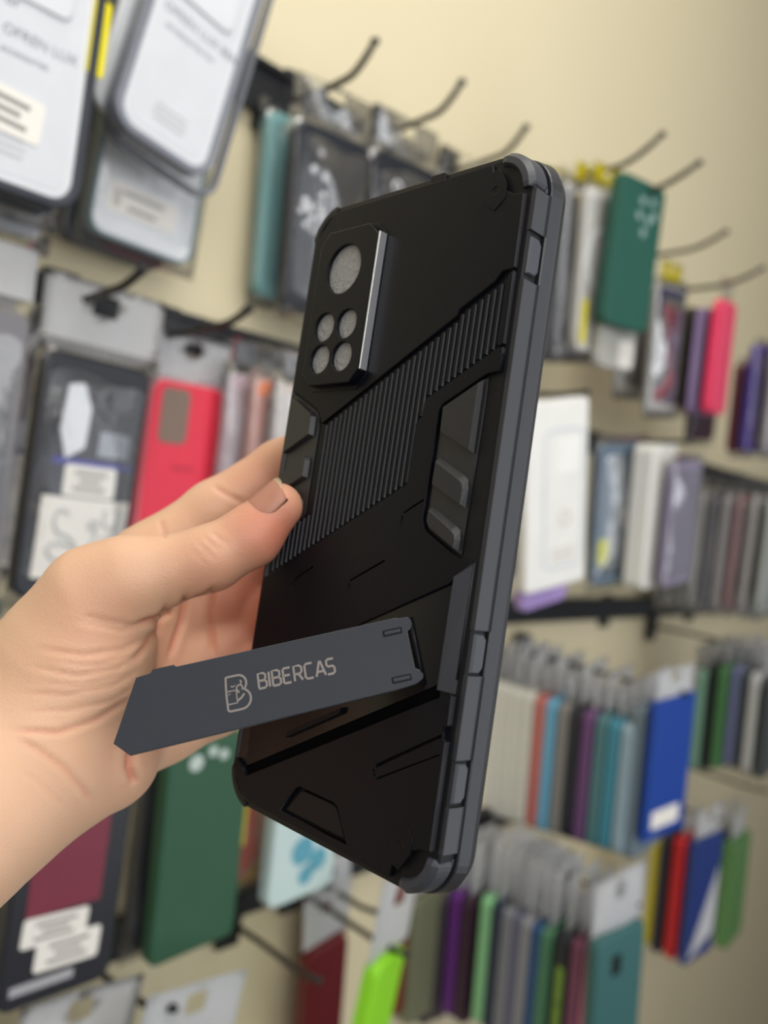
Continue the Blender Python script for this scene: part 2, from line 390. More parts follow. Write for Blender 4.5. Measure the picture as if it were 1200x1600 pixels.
pack('deep red case between the hot pink and purple ones', 1.115, .215, .102, .142, .070, .010, (130, 36, 56), 8, bag=clear_m)
pack('purple case beside the deep red case', 1.098, .236, .102, .165, .070, .011, (82, 62, 150), 8, bag=clear_m)
pack('grey clear case next to the purple case', 1.11, .235, .105, .185, .070, .010, (150, 146, 150), 8, bag=silver_m)

# --- tall white pack row
pack('dark case in glinting bag behind the tall white pack', .710, .055, -.066, .098, .078, .012, (66, 68, 74), 10, bag=silver_m)
pack('lavender case sticking out below the tall white pack', .690, .072, -.103, .126, .080, .010, (178, 152, 214), 10)
wp_ = pack('tall white retail pack with printed phone outline', .652, .094, -.080, .155, .076, .012, (236, 235, 230), 15, yaw=-14, name='retail_pack', cat='retail pack', r=.005)
link('printed_outline', prism([rrect(.050, .130, .010, 5, .008, -.004), rrect(.046, .126, .008, 5, .008, -.004)], .0122, .0125, 0, k=1), mat('pale_blue_print', (205, 214, 222), .6), wp_)
link('printed_panel', prism([rrect(.030, .030, .004, 4, .012, .035)], .0122, .0125, 0, k=1), mat('print_white', (244, 244, 240), .6), wp_)
link('printed_circle', prism([circ(.010, -.022, .008, 20), circ(.010, -.022, .005, 20)], .0122, .0125, 0, k=1), mat('print_beige', (216, 212, 204), .6), wp_)
link('small_print', joinmesh([boxmesh(-.006, .022, -.052 - i * .005, -.0495 - i * .005, .0122, .0125) for i in range(3)]), mat('print_beige', (216, 212, 204), .6), wp_)
sl_ = pack('slate blue case with white sticker and yellow tag', .834, .075, -.078, .128, .070, .011, (94, 112, 130), 11, yaw=-14, bag=clear_m, rough=.35)
sticker(sl_, .020, -.008, .026, .022, .0113, 2)
link('yellow_tag', prism([rrect(.016, .028, .003, 3)], .0112, .0118, 0, k=1), mat('yellow_plastic', (200, 200, 30), .4), sl_, mw=Matrix.Translation((-.022, -.040, 0)))
pack('white case turned edge on beside the slate blue case', .868, .080, -.077, .160, .060, .022, (232, 231, 224), 9)
pack('mauve grey case behind the white edge on case', .885, .066, -.070, .178, .070, .010, (136, 128, 152), 8, bag=clear_m)
pack('brown case near the silvery clear bags', 1.02, .058, -.080, .122, .070, .012, (104, 90, 78), 8)
for i, (n_, col, nm) in enumerate([(.045, (150, 150, 148), 'grey'), (.062, (196, 196, 196), 'pearl'), (.080, (172, 172, 164), 'straw tinted'), (.098, (206, 206, 208), 'frosty'),
        (.116, (110, 108, 122), 'ink tinted'), (.134, (200, 196, 200), 'chalky'), (.152, (176, 120, 124), 'rose tinted'), (.172, (196, 190, 190), 'oyster'), (.192, (150, 156, 140), 'sage tinted')]):
    pack(nm + ' clear case in the silvery bag row at the far side', 1.192 - i * .004, .050, -.118 + i * .002, n_, .074, .009, col, 6, bag=silver_m, header=(.022, .05, clear_m), rough=.3)

# --- the row of white and pastel cases
whd = header_m
row3 = [(.000, (226, 226, 218), 'ivory white case deepest in the pastel row'), (.010, (230, 230, 224), 'ivory white case second deepest in the pastel row'),
        (.020, (224, 224, 214), 'ivory white case third deepest in the pastel row'), (.030, (228, 228, 220), 'ivory white case fourth deepest in the pastel row'),
        (.040, (222, 222, 212), 'ivory white case fifth deepest in the pastel row'), (.050, (226, 225, 216), 'ivory white case next to the salmon one'),
        (.066, (204, 116, 108), 'salmon case in the pastel row'), (.080, (112, 178, 212), 'sky blue case in the pastel row'), (.096, (138, 136, 132), 'grey case between sky blue and black ones'),
        (.112, (44, 44, 52), 'black case between grey and purple ones'), (.127, (112, 76, 122), 'dusty purple case in the pastel row'), (.143, (86, 128, 132), 'grey teal case in the pastel row'),
        (.158, (72, 142, 162), 'bright teal case in the pastel row'), (.173, (150, 172, 184), 'pale blue case in the pastel row')]
for i, (n_, col, lb) in enumerate(row3):
    zb = -.385 + n_ * .12
    o = pack(lb, .878, -.215, zb, n_ + .008, .070, .009 if i < 6 else .012, col, 8, header=(.036 + .01 * (i % 2), .058, whd), rough=.4, bag=None)
sg = pack('slate grey case with two beige stickers beside the blue pack', .880, -.190, -.366, .193, .066, .011, (112, 128, 138), 9, yaw=-3, header=(.030, .06, whd))
sticker(sg, .016, .020, .022, .024, .0113, 0, m=mat('beige_sticker', (226, 214, 204), .6)); sticker(sg, .014, -.040, .022, .022, .0113, 0, m=mat('beige_sticker', (226, 214, 204), .6))
link('lower_sticker', prism([rrect(.022, .022, .003, 3, .012, -.066)], .0112, .0117, 0, k=1), mat('beige_sticker', (226, 214, 204), .6), sg)
bl = pack('royal blue flat pack with white label, frontmost in the pastel row', .874, -.182, -.338, .212, .068, .008, (8, 62, 152), 9, yaw=-12, name='retail_pack', cat='retail pack', r=.003, header=(.030, .066, whd), rough=.5)
sticker(bl, -.002, -.055, .046, .020, .0082, 0)
for n_, s_, zt, zb, col, lb in [(.105, 1.240, -.200, -.350, (176, 168, 168), 'pinkish grey case beside the royal blue pack'), (.120, 1.232, -.196, -.346, (128, 172, 150), 'mint case in the far green row'),
        (.134, 1.230, -.186, -.342, (34, 42, 38), 'black case between mint and green ones'), (.150, 1.228, -.182, -.335, (84, 136, 86), 'leaf green case in the far green row'),
        (.166, 1.230, -.178, -.326, (134, 142, 190), 'periwinkle case in the far green row'), (.180, 1.226, -.178, -.324, (72, 84, 92), 'dark slate case beside the periwinkle one'),
        (.196, 1.215, -.180, -.322, (222, 222, 220), 'white case at the outer end of the far green row'), (.212, 1.212, -.182, -.324, (60, 66, 66), 'charcoal case at the outer end of the far green row')]:
    pack(lb, s_, zt, zb, n_, .070, .011, col, 10, header=(.034, .058, whd), rough=.4, bag=clear_m if 'white' in lb or 'peri' in lb else None)

# --- bottom row on the wall
for n_, s_, zt, zb, w_m, col, lb in [(.050, .572, -.432, -.575, .050, (104, 18, 26), 'dark red case beside the lime green one'), (.030, .590, -.412, -.560, .050, (150, 120, 108), 'tan case behind the dark red case')]:
    pack(lb, s_, zt, zb, n_, w_m, .014, col, 6, header=(.046, .06, whd))
lm = pack('lime green case with crumpled white header', .528, -.392, -.545, .140, .058, .013, (150, 226, 44), -6, yaw=16, header=(.070, .084, whd), rough=.5)
for i, (n_, s_, zt, col, lb) in enumerate([(.012, .742, -.432, (120, 50, 42), 'rust red case behind the lime green case'), (.020, .764, -.448, (118, 122, 96), 'olive case next to the rust red one'),
        (.010, .808, -.470, (66, 56, 64), 'dark mauve case deepest in the bottom row'), (.026, .808, -.455, (74, 66, 74), 'smoky mauve case beside the purple one'), (.046, .808, -.440, (104, 44, 132), 'vivid purple case in the bottom row'),
        (.062, .808, -.440, (58, 34, 52), 'dark plum case between purple and mint ones'), (.086, .808, -.428, (142, 204, 148), 'mint green case in the bottom row'), (.100, .808, -.428, (40, 52, 70), 'navy case beside the mint green one'),
        (.114, .808, -.428, (132, 134, 142), 'cool grey case next to the navy one'), (.126, .808, -.428, (96, 98, 122), 'violet grey case in the bottom row'), (.138, .808, -.428, (146, 146, 150), 'light grey case in the bottom row'),
        (.150, .807, -.428, (34, 74, 122), 'denim blue case in the bottom row'), (.162, .807, -.428, (74, 124, 92), 'moss green case in the bottom row')]):
    pack(lb, s_, zt, zt - .152, n_, .070, .012, col, 7, header=(.062, .062, whd), rough=.45)
bkl = pack('black case with lime marks in the bottom row', .807, -.424, -.575, .182, .070, .014, (34, 36, 44), 8, header=(.060, .062, whd))
for yy, hh in ((.022, .020), (-.014, .014)):
    link('lime_mark', boxmesh(-.0352, -.0349, yy - hh, yy + hh, .003, .011), mat('lime_print', (124, 158, 60), .5), bkl)
pack('mauve case beside the black one with lime marks', .806, -.420, -.572, .198, .070, .012, (120, 66, 92), 8, header=(.056, .062, whd))
pack('dusty pink case beside the dark teal case', .806, -.416, -.568, .210, .070, .010, (186, 112, 130), 8, header=(.056, .062, whd))
tl = pack('dark teal case with a white holed header, frontmost in the bottom row', .801, -.404, -.556, .226, .070, .012, (56, 104, 104), 12, yaw=-14, header=(.060, .074, whd), rough=.5)
link('dark_slot', boxmesh(-.012, .0, .030, .052, .0121, .0126), lens_m, tl)
pack('yellow case edge on at the bottom of the far wall', 1.202, -.444, -.604, .108, .070, .013, (228, 212, 34), 8)
pack('black case between the yellow and red cases', 1.192, -.426, -.606, .122, .070, .012, (50, 46, 58), 9, header=(.03, .055, whd))
pack('bright red case edge on beside the yellow one', 1.190, -.422, -.604, .144, .070, .014, (196, 36, 44), 9, header=(.03, .055, whd))
bw = pack('navy blue pack with white printed corner beside the red case', 1.192, -.420, -.602, .166, .068, .010, (40, 62, 128), 9, yaw=-10, name='retail_pack', cat='retail pack', r=.003, header=(.044, .064, whd))
link('white_print', prism([[(-.030, -.085), (.030, -.060), (.030, .040), (.010, .0)]], .0102, .0106, 0, k=1), mat('print_grey', (206, 206, 210), .5), bw)
pack('fern green case at the far end of the bottom row', 1.390, -.470, -.650, .150, .070, .018, (96, 142, 84), 10, header=(.05, .06, whd))
pack('dark olive case behind the fern green one', 1.400, -.470, -.640, .128, .070, .014, (84, 92, 66), 10, header=(.05, .06, whd))

# --- lettered black case, red case and neighbours on the near wall
ng = pack('bagged grey case with glinting folds, nearest in its row', .146, .060, -.105, .080, .078, .012, (120, 118, 122), 0, bag=silver_m, header=(.036, .082, header_m))
pack('brown red case behind the glinting bagged grey one', .150, .050, -.100, .060, .076, .012, (110, 60, 58), 0, bag=silver_m)
s24 = pack('black case with handwritten white card, price sticker and blue label', .247, .047, -.107, .052, .074, .012, (22, 25, 34), -1, bag=clear_m, header=(.046, .084, header_m), rough=.35, r=.011)
card = link('paper_card', boxmesh(-.027, .033, -.064, -.012, .0122, .0126), paper_m, s24)
lab = link('blue_label', boxmesh(-.024, .031, -.012, .012, .0122, .0125), mat('dark_blue_print', (22, 26, 44), .4), s24)
link('blue_band', boxmesh(-.024, .031, .0085, .0125, .0125, .0127), mat('violet_blue_print', (44, 44, 150), .4), lab)
link('barcode', joinmesh([boxmesh(.006 + i * .0024, .0075 + i * .0024, .016, .032, .0122, .0125) for i in range(9)]), mat('barcode_white', (190, 198, 210), .5), s24)
sticker(s24, .003, -.001, .036, .020, .0127, 3)
link('white_tape', prism([[(-.020, .058), (-.010, .060), (-.003, .045), (-.004, .020), (-.016, .012), (-.022, .030)]], .0122, .013, 0, k=1), mat('glossy_tape', (226, 230, 236), .15), s24)
link('red_sticker', boxmesh(-.020, .0, -.073, -.066, .0122, .0125), mat('red_print', (200, 60, 66), .4), s24)
def stroke(pts, r=.0013):
    out = []
    P = [Vector((x, y, .0128)) for x, y in pts]
    Q = []
    for i in range(len(P) - 1):
        p0, p1, p2, p3 = P[max(i - 1, 0)], P[i], P[i + 1], P[min(i + 2, len(P) - 1)]
        for k in range(5):
            t = k / 5
            Q.append(.5 * ((2 * p1) + (p2 - p0) * t + (2 * p0 - 5 * p1 + 4 * p2 - p3) * t * t + (3 * p1 - p0 - 3 * p2 + p3) * t ** 3))
    Q.append(P[-1])
    return tube(Q, r, 6)
link('handwriting', joinmesh([
    stroke([(-.008, -.022), (-.014, -.020), (-.017, -.027), (-.014, -.034), (-.006, -.037), (.000, -.044), (-.004, -.051), (-.012, -.052), (-.019, -.047), (-.015, -.041), (-.006, -.042), (.004, -.046)]),
    stroke([(.007, -.027), (.011, -.025), (.013, -.029), (.008, -.031), (.007, -.028), (.012, -.033), (.010, -.040), (.004, -.046), (.008, -.047), (.016, -.045)]),
    stroke([(.017, -.018), (.017, -.026), (.021, -.030), (.026, -.026), (.027, -.017), (.026, -.032)]),
    stroke([(.016, -.038), (.020, -.035), (.024, -.037), (.021, -.043), (.016, -.048), (.021, -.049), (.028, -.046)])]), mat('grey_marker', (196, 196, 194), .6), card)
rd = pack('red case with square camera window beside the black lettered case', .343, .046, -.107, .024, .068, .011, (228, 52, 76), 1, header=(.034, .074, header_m), rough=.5, bag=None)
link('camera_window', prism([rrect(.024, .040, .005, 5, -.014, .052)], .0105, .0115, 0, k=1), mat('window_taupe', (128, 108, 96), .5), rd)
link('printed_word', joinmesh([boxmesh(-.010 + i * .004, -.0075 + i * .004, .013, .016, .0111, .0113) for i in range(5)]), mat('dark_red_print', (176, 36, 56), .5), rd)
link('pink_rim', prism([rrect(.0705, .1555, .011, 5), rrect(.067, .152, .009, 5)], .0, .0108, .0004, k=1), mat('pink_rim', (232, 150, 160), .3), rd)
for n_, s_, zt, zb, col, lb in [(.020, .405, .062, -.100, (170, 150, 150), 'pale rose case in the crinkled bag behind the index finger'), (.034, .404, .062, -.100, (196, 176, 186), 'blush case in the crinkled bag behind the index finger'),
        (.048, .418, .060, -.100, (240, 146, 110), 'orange case in the crinkled bag next to the rugged case'), (.062, .428, .060, -.100, (200, 190, 184), 'pearl grey case in front of the orange one')]:
    pack(lb, s_, zt, zb, n_, .070, .009, col, 2, bag=silver_m, header=(.026, .07, clear_m))

# --- lower near wall: burgundy, dark green, pale teal
bu = pack('black framed case with burgundy insert and two white labels', .243, -.190, -.342, .105, .074, .012, (36, 37, 44), 0, rough=.35)
link('burgundy_insert', boxmesh(-.026, .022, -.020, .066, .0122, .0125), mat('burgundy_card', (122, 44, 62), .4), bu)
sticker(bu, -.006, -.030, .042, .018, .0124, 3, math.radians(-3)); sticker(bu, .004, -.046, .042, .020, .0128, 3, math.radians(-2))
link('foil_strip', boxmesh(-.030, .010, -.066, -.060, .0122, .0126), mat('grey_foil', (170, 170, 174), .3), bu)
pack('smoky case edge beside the black framed burgundy one', .236, -.185, -.345, .078, .080, .014, (58, 58, 64), 0, bag=clear_m)
pack('black case pressed behind the dark green one', .360, -.205, -.364, .060, .072, .012, (40, 42, 46), 3, bag=clear_m)
dg = pack('dark green case facing out below the hand', .361, -.205, -.364, .082, .074, .011, (44, 86, 62), 3, rough=.5, r=.007)
for lx, ly, rr in ((-.014, .066, .006), (.0, .072, .004), (.010, .068, .004)):
    link('lens_hole', prism([circ(lx, ly, rr, 16)], .0105, .0114, 0, k=1), mat('lens_pale', (190, 205, 198), .3), dg)
link('yellow_tag', boxmesh(.0375, .0385, -.010, .026, .001, .010), mat('yellow_plastic', (236, 222, 20), .4), dg)
pack('brick red case between the dark green and pale teal ones', .452, -.245, -.338, .060, .050, .010, (164, 74, 62), 4, bag=clear_m)
pack('grey purple case behind the brick red one', .444, -.245, -.340, .048, .050, .010, (110, 86, 100), 4, bag=clear_m)
pt = pack('pale teal case with blue pattern under the rugged case', .458, -.235, -.345, .092, .072, .011, (196, 216, 214), 3)
for i, (bx, by, br) in enumerate(((-.004, -.014, .012), (.014, -.026, .010), (.002, -.036, .008), (.020, -.008, .007))):
    link('blue_patch', prism([circ(bx, by, br, 10)], .0112, .0115, 0, k=1), mat('teal_print', (90, 160, 180), .5), pt)
for i, (s_, zt, n_, lb, ro) in enumerate([(.185, -.352, .12, 'white bag top at the bottom corner under the burgundy case', 6), (.262, -.356, .10, 'white bag top with a hook through it at the bottom', -4), (.322, -.358, .13, 'small white bag top at the end of the bottom bags', -8)]):
    pack(lb, s_, zt - .045, zt - .19, n_, .075, .010, (196, 198, 204), ro, header=(.048, .086, header_m), bag=header_m, name='bagged_case', cat='bagged case')

# ------------------------------------------------------------------ the rugged case held in the hand (millimetres, u across, v up, w out of the back)
RC = Matrix(((0.6866864, 0.1471008, -0.7119151), (-0.0566392, 0.9871620, 0.1493422), (0.7247439, -0.0622290, 0.6862024)))
TC = Vector((-4.36112, 1.56081, -220.55945)) * 0.001
MC = cam.matrix_world @ Matrix.Translation(TC) @ RC.to_4x4()
case = empty('rugged_phone_case', 'black rugged phone case held upright with its kickstand swung open', 'phone case', None, MC)
def plastic(name, rgb, rough, bump=0.06, spec=.5):
    return mat(name, rgb, rough, noise=.05, nscale=300, bump=bump, bscale=2500, spec=spec)
pc_m = plastic('black_hard_plastic', (15, 17, 23), .40, .04, .16)
rib_lit_m = plastic('lit_rib_flank', (82, 84, 88), .32, .0, .6)  # lightened copy for right-facing rib flanks, side light put into the colour
side_m = plastic('charcoal_side_plastic', (46, 47, 52), .36, .05)
tpu_m = plastic('black_soft_rubber', (16, 16, 19), .55, .08, .3)
grip_m = plastic('charcoal_grip_rubber', (33, 34, 38), .42, .08, .5)
node_m = plastic('grey_button_rubber', (60, 63, 70), .45)
def cpart(name, me, m=pc_m, parent=None, smooth=False):
    return link(name, me, m, parent or case, smooth)
def P(loops, w0, w1, bev=0.0, res=1): return prism(loops, w0, w1, bev, res)
def ringshape(prof, hu, hv, r, n=10):
    """swept frame round the case: prof is a list of (inset, w)"""
    rings = []
    for ins, w in prof:
        rings.append([(x * .001, y * .001, w * .001) for x, y in rrect(2 * (hu - ins), 2 * (hv - ins), max(r - ins, 1), n)])
    return loft(rings, False, False)
# front bumper rim, open at the front like an empty case
cpart('bumper_rim', loft([[(x * .001, y * .001, w * .001) for x, y in rrect(2 * (41.6 - i), 2 * (87.2 - i), 11.5 - i, 10)]
      for i, w in ((1.7, -5.4), (.9, -5.3), (.65, -5.6), (.1, -8.8), (.0, -9.0), (.25, -9.3), (1.2, -11.6), (1.6, -11.9), (3.2, -11.9), (3.6, -11.4), (3.6, -1.6))], False, True), side_m)
# soft inner body between back plate and rim
cpart('inner_body', loft([[(x * .001, y * .001, w * .001) for x, y in rrect(2 * (39.9 - i), 2 * (85.4 - i), 10 - i, 10)] for i, w in ((.3, -6.0), (.0, -5.2), (.0, -.6), (.35, -.15), (1.2, .0))], False, True), tpu_m)
# hard back plates, 1.1 mm proud, with the rib band, grips and stand bay left open
def groove(a, b, t=.45):
    ax, ay = a; bx, by = b; L = math.hypot(bx - ax, by - ay); nx, ny = -(by - ay) / L * t / 2, (bx - ax) / L * t / 2
    return [(ax + nx, ay + ny), (bx + nx, by + ny), (bx - nx, by - ny), (ax - nx, ay - ny)]
upper = [(-37.6, 75.5), (-31.0, 82.6), (-28, 83.4), (27.2, 83.4), (28.2, 80.5), (31.0, 76.8), (35.2, 74.6), (37.9, 74.2), (38.0, 56.4), (35.0, 56.2), (33.2, 54.0), (23.4, 48.6), (22.9, 47.1), (-22.2, 21.6), (-23.8, 24.2), (-25.2, 26.0), (-35.6, 30.8), (-37.6, 31.2)]
lower = [(-22.0, -3.6), (-23.2, -5.0), (-24.8, -5.4), (-29.2, -7.8), (-37.6, -12.0), (-37.6, -22.4), (-34.8, -21.6), (1.3, -1.6), (14.5, 5.9), (14.7, 21.4), (15.9, 22.4), (16.7, 26.9), (36.4, 37.6), (38.2, 38.2), (38.4, 32.6), (34.8, 32.2), (22.4, 25.6), (21.4, 24.2), (21.2, -1.9), (22.2, -4.6), (34.0, -10.4), (38.2, -10.8), (32.5, -16.3), (-37.6, -50.0), (-37.6, -25.0)]
lower = [(-37.6, -22.6), (-34.8, -21.6), (1.3, -1.6), (14.5, 5.9), (14.7, 21.4), (15.9, 22.4), (16.7, 26.9), (36.4, 37.6), (38.2, 38.2), (38.4, 32.6), (34.8, 32.2), (22.4, 25.6), (21.4, 24.2), (21.2, -1.9), (22.2, -4.6), (34.0, -10.4), (38.2, -10.8), (32.5, -16.3), (-37.6, -50.0)]
tail = [(37.9, -40.2), (33.4, -42.2), (-30.0, -76.5), (-31.4, -77.0), (-32.6, -75.6), (-36.6, -73.4), (-37.4, -75.5), (-31.0, -82.4), (-28, -83.4), (27.4, -83.4), (27.8, -80.6), (30.8, -77.0), (35.0, -74.8), (37.9, -74.4), (38.0, -50.4), (37.2, -50.0), (37.2, -47.6), (38.0, -47.2)]
up_holes = [groove((22.4, 3.3), (22.3, 3.2))]
plate_u = cpart('upper_back_plate', P([upper], -.1, 1.1, .22))
lo_gr = [groove((10.4, -1.6 - 11.6), (-1.0, -19.5)), groove((-16.4, -17.4), (-24.0, -21.9)), groove((-1.0, -20.2), (-1.2, -22.0), .35), groove((-24.1, -22.6), (-24.3, -24.6), .35),
         groove((20.6, 2.4), (14.6, -1.2)), groove((14.4, -1.9), (14.2, -4.6), .35)]
plate_l = cpart('lower_back_plate', P([lower] + lo_gr, -.1, 1.1, .15))
tl_gr = [groove((37.0, -49.4), (18.0, -61.2), .7), groove((17.6, -62.0), (18.2, -63.4), .5), groove((18.9, -63.9), (37.0, -53.6), .3)]
inset_hole = [(-14.6, -81.4), (-8.9, -73.8), (-7.6, -73.2), (5.6, -73.2), (7.3, -74.0), (12.4, -81.4)]
plate_t = cpart('tail_back_plate', P([tail, inset_hole] + tl_gr, -.1, 1.5, .2))
cpart('tail_inset', P([[(-12.6, -80.6), (-8.0, -74.6), (-7.0, -74.0), (5.4, -74.0), (6.5, -74.6), (10.9, -80.6)]], -.1, .9, .3), tpu_m)
# chamfered edge strips along the top, the foot and the far side
def strip(name, a, b, w_in, w_out, d, m=pc_m):
    (ax, ay), (bx, by) = a, b
    L = Vector((bx - ax, by - ay)).normalized(); nrm = Vector((L.y, -L.x)) * d
    pr = [((0, 0), w_in), ((nrm.x, nrm.y), w_out), ((nrm.x, nrm.y), w_out - 1.2), ((0, 0), w_out - 1.2)]
    r = [[((px + q[0]) * .001, (py + q[1]) * .001, w * .001) for q, w in pr] for px, py in (a, b)]
    return cpart(name, loft(r), m)
strip('top_edge_strip', (-27, 83.3), (6.0, 83.3), 1.0, -.9, 2.0)
strip('top_edge_strip', (11.5, 83.3), (27, 83.3), 1.0, -.9, 2.0)
cpart('top_notch_block', boxmesh(.0062, .0113, .0826, .0856, -.0025, .0009, .0004), tpu_m)
strip('foot_edge_strip', (27, -83.3), (-27, -83.3), 1.0, -.9, 2.0)
strip('far_edge_strip', (-37.5, 30.5), (-37.5, 74.5), 1.0, -.6, 1.6, side_m)  # lighter plastic than the plate, the wall's glow put into the colour
strip('far_edge_strip', (-37.5, -74.0), (-37.5, 29.5), .9, -1.0, 1.8, side_m)
# rib band
cpart('rib_band_floor', P([[(-37, -24), (2, -3), (16, 6), (17, 26), (37.2, 37), (37.4, 55.4), (33.2, 54.6), (22.9, 48), (-22.6, 22), (-22.6, -3), (-37, -11.5)]], -.1, .15))
rib_me = {}
def band_top(u):
    if u < -22.1: return -3.6 - (-22.1 - u) * .52
    if u < 22.9: return 21.0 + (u + 22.2) * .5654 - .6
    return 48.0 + (u - 23.4) * .55 - .9
def band_bot(u):
    if u < 14.6: return -21.1 + (u + 34.8) * .554 + .7
    if u < 16.2: return 22.8
    return 27.2 + (u - 16.7) * .5482 + .7
n_r = 41
for i in range(n_r):
    u = -34.9 + i * (36.5 + 34.9) / (n_r - 1)
    t0, t1 = band_bot(u), band_top(u)
    if u < -29: t1 = min(t1, -8.2 - (-29 - u) * .5)
    hw = .46
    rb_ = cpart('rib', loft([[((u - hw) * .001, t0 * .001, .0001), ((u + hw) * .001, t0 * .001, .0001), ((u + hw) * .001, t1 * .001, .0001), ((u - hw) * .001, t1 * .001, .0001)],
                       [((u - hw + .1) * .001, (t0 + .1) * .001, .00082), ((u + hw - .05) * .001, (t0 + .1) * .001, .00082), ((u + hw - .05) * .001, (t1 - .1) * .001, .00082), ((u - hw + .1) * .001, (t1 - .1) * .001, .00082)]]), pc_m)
    rb_.data.materials.append(rib_lit_m)
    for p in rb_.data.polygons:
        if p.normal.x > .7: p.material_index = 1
cpart('band_edge_step', P([[(36.9, 38.4), (38.1, 38.9), (38.1, 56.0), (36.9, 55.2)]], -.1, 1.1, .15))
for v0, v1, h_ in ((56.8, 74.0, 1.02), (39.0, 55.8, 1.0), (32.8, 38.0, 1.0), (-47.0, -40.6, 1.4), (-74.2, -50.6, 1.4)):
    cpart('edge_step_wall', boxmesh(.0375, .03825, v0 * .001, v1 * .001, -.0001, h_ * .001, .00006), side_m)  # plate's own step walls, paler so the side light is in their colour
# grips: rubber pads in the two side recesses
def pad(top, off, name='grip_pad', h=1.75, dz=1.5):
    b = [(x + o[0] * .45, y + o[1] * (.9 if o[1] > 1.2 else .45)) for (x, y), o in zip(top, off)]
    return cpart(name, loft([[(x * .001, y * .001, -.0001) for x, y in b], [(x * .001, y * .001, (h - dz) * .001) for x, y in b], [(x * .001, y * .001, h * .001) for x, y in top]]), grip_m)
z_ = (0, 0)
cpart('grip_bed', P([[(22.0, 24.6), (34.8, 31.6), (34.2, -9.6), (22.8, -4.2), (22.0, -2)]], -.1, .35, .1), grip_m)
pad([(23.2, 24.6), (33.0, 29.9), (33.0, 14.4), (23.4, 18.8)], [(-.3, .3), (1.2, 1.4), (1.2, -1.4), (-.3, -.4)])
pad([(23.3, 11.4), (31.2, 7.4), (32.4, 6.6), (32.8, 5.4), (32.8, 1.8), (23.2, 6.2)], [(-.3, 1.6), (.7, 1.7), (1.4, 1.4), (1.6, .6), (1.4, -1.2), (-.3, -.4)])
pad([(23.3, -.2), (31.2, -4.4), (32.3, -5.2), (32.6, -6.4), (32.6, -8.2), (23.8, -3.6), (23.2, -2.6)], [(-.3, 1.4), (.7, 1.6), (1.4, 1.3), (1.5, .5), (1.3, -1.2), (0, -.6), (-.4, -.2)])
cpart('grip_bed', P([[(-37.4, 30.6), (-35.6, 30.0), (-25.6, 25.2), (-24.4, 23.8), (-23.9, 20.8), (-23.9, -3.2), (-25.0, -4.8), (-29.3, -7.0), (-37.4, -11)]], -.1, .35, .1), grip_m)
pad([(-36.6, 29.2), (-34.6, 28.6), (-27.2, 24.6), (-26.4, 23.6), (-26.4, 18.6), (-36.6, 13.4)], [(-.4, .3), (0, .5), (.8, .6), (1.6, .4), (1.6, -.6), (-.4, -.8)])
pad([(-36.6, 6.8), (-27.6, 12.2), (-26.6, 12.0), (-26.2, 11.2), (-26.2, 6.8), (-36.6, 1.6)], [(-.4, .3), (.3, .7), (1.3, .6), (1.6, .3), (1.5, -.7), (-.4, -.7)])
pad([(-36.6, -5.0), (-27.4, .4), (-26.6, .2), (-26.2, -.6), (-26.2, -3.4), (-29.3, -6.2), (-36.6, -9.8)], [(-.4, .3), (.3, .6), (1.2, .5), (1.4, .3), (1.3, -.6), (0, -.5), (-.4, -.4)])
# camera frame, octagonal, with five openings
oct_ = [(-27.6, 75.6), (-11.2, 75.4), (-7.1, 71.8), (-6.9, 35.4), (-10.0, 31.8), (-27.2, 31.8), (-30.6, 35.3), (-30.8, 71.9)]
oct_ = oct_[::-1]
lens5 = [(-19.4, 64.0, 6.9), (-23.9, 48.1, 4.0), (-14.65, 48.2, 4.0), (-23.8, 39.05, 4.0), (-14.6, 39.2, 4.0)]
cf = cpart('camera_frame', P([oct_] + [circ(x, y, r, 40) for x, y, r in lens5], .9, 4.0, .3, 1))
film_m = mat('grey_lens_film', (150, 150, 150), .35, noise=.25, nscale=700, bump=.5, bscale=900)
for x, y, r in lens5:
    link('lens_film', P([circ(x, y, r + .15, 40)], 2.6, 2.9), film_m, cf, False)
cpart('camera_frame_foot', P([[(-27.9, 76.4), (-30.9, 73.0), (-31.2, 34.8), (-27.8, 30.6), (-9.4, 30.6), (-6.4, 34.6), (-6.4, 72.4), (-10.6, 76.3)]], .9, 1.4, .2))
cpart('frame_side_bar', boxmesh(-.00715, -.00655, .0353, .0725, .0011, .0038, .0001), mat('silver_edge_metal', (226, 229, 236), .32, .85, noise=.05, nscale=900), cf)
# corner mounts: thin hexagon plates with a screw hole
for cx, cy, sg in ((29.2, 76.4, 1), (29.4, -75.6, -1)):
    hx = [(cx - 2.6, cy + 4.6 * sg), (cx + .6, cy + 5.4 * sg), (cx + 3.4, cy + 1.2 * sg), (cx + 3.6, cy - 2.4 * sg), (cx + .8, cy - 5.0 * sg), (cx - 4.0, cy - 1.8 * sg)]
    cpart('corner_plate', P([hx if sg < 0 else hx[::-1], circ(cx + .3, cy, 1.0, 16)], .8, 1.3 + (.4 if sg < 0 else 0), .12))
    cpart('screw_post', P([circ(cx + .3, cy, .95, 16), circ(cx + .3, cy, .5, 12)], .8, 1.15 + (.4 if sg < 0 else 0)), tpu_m)
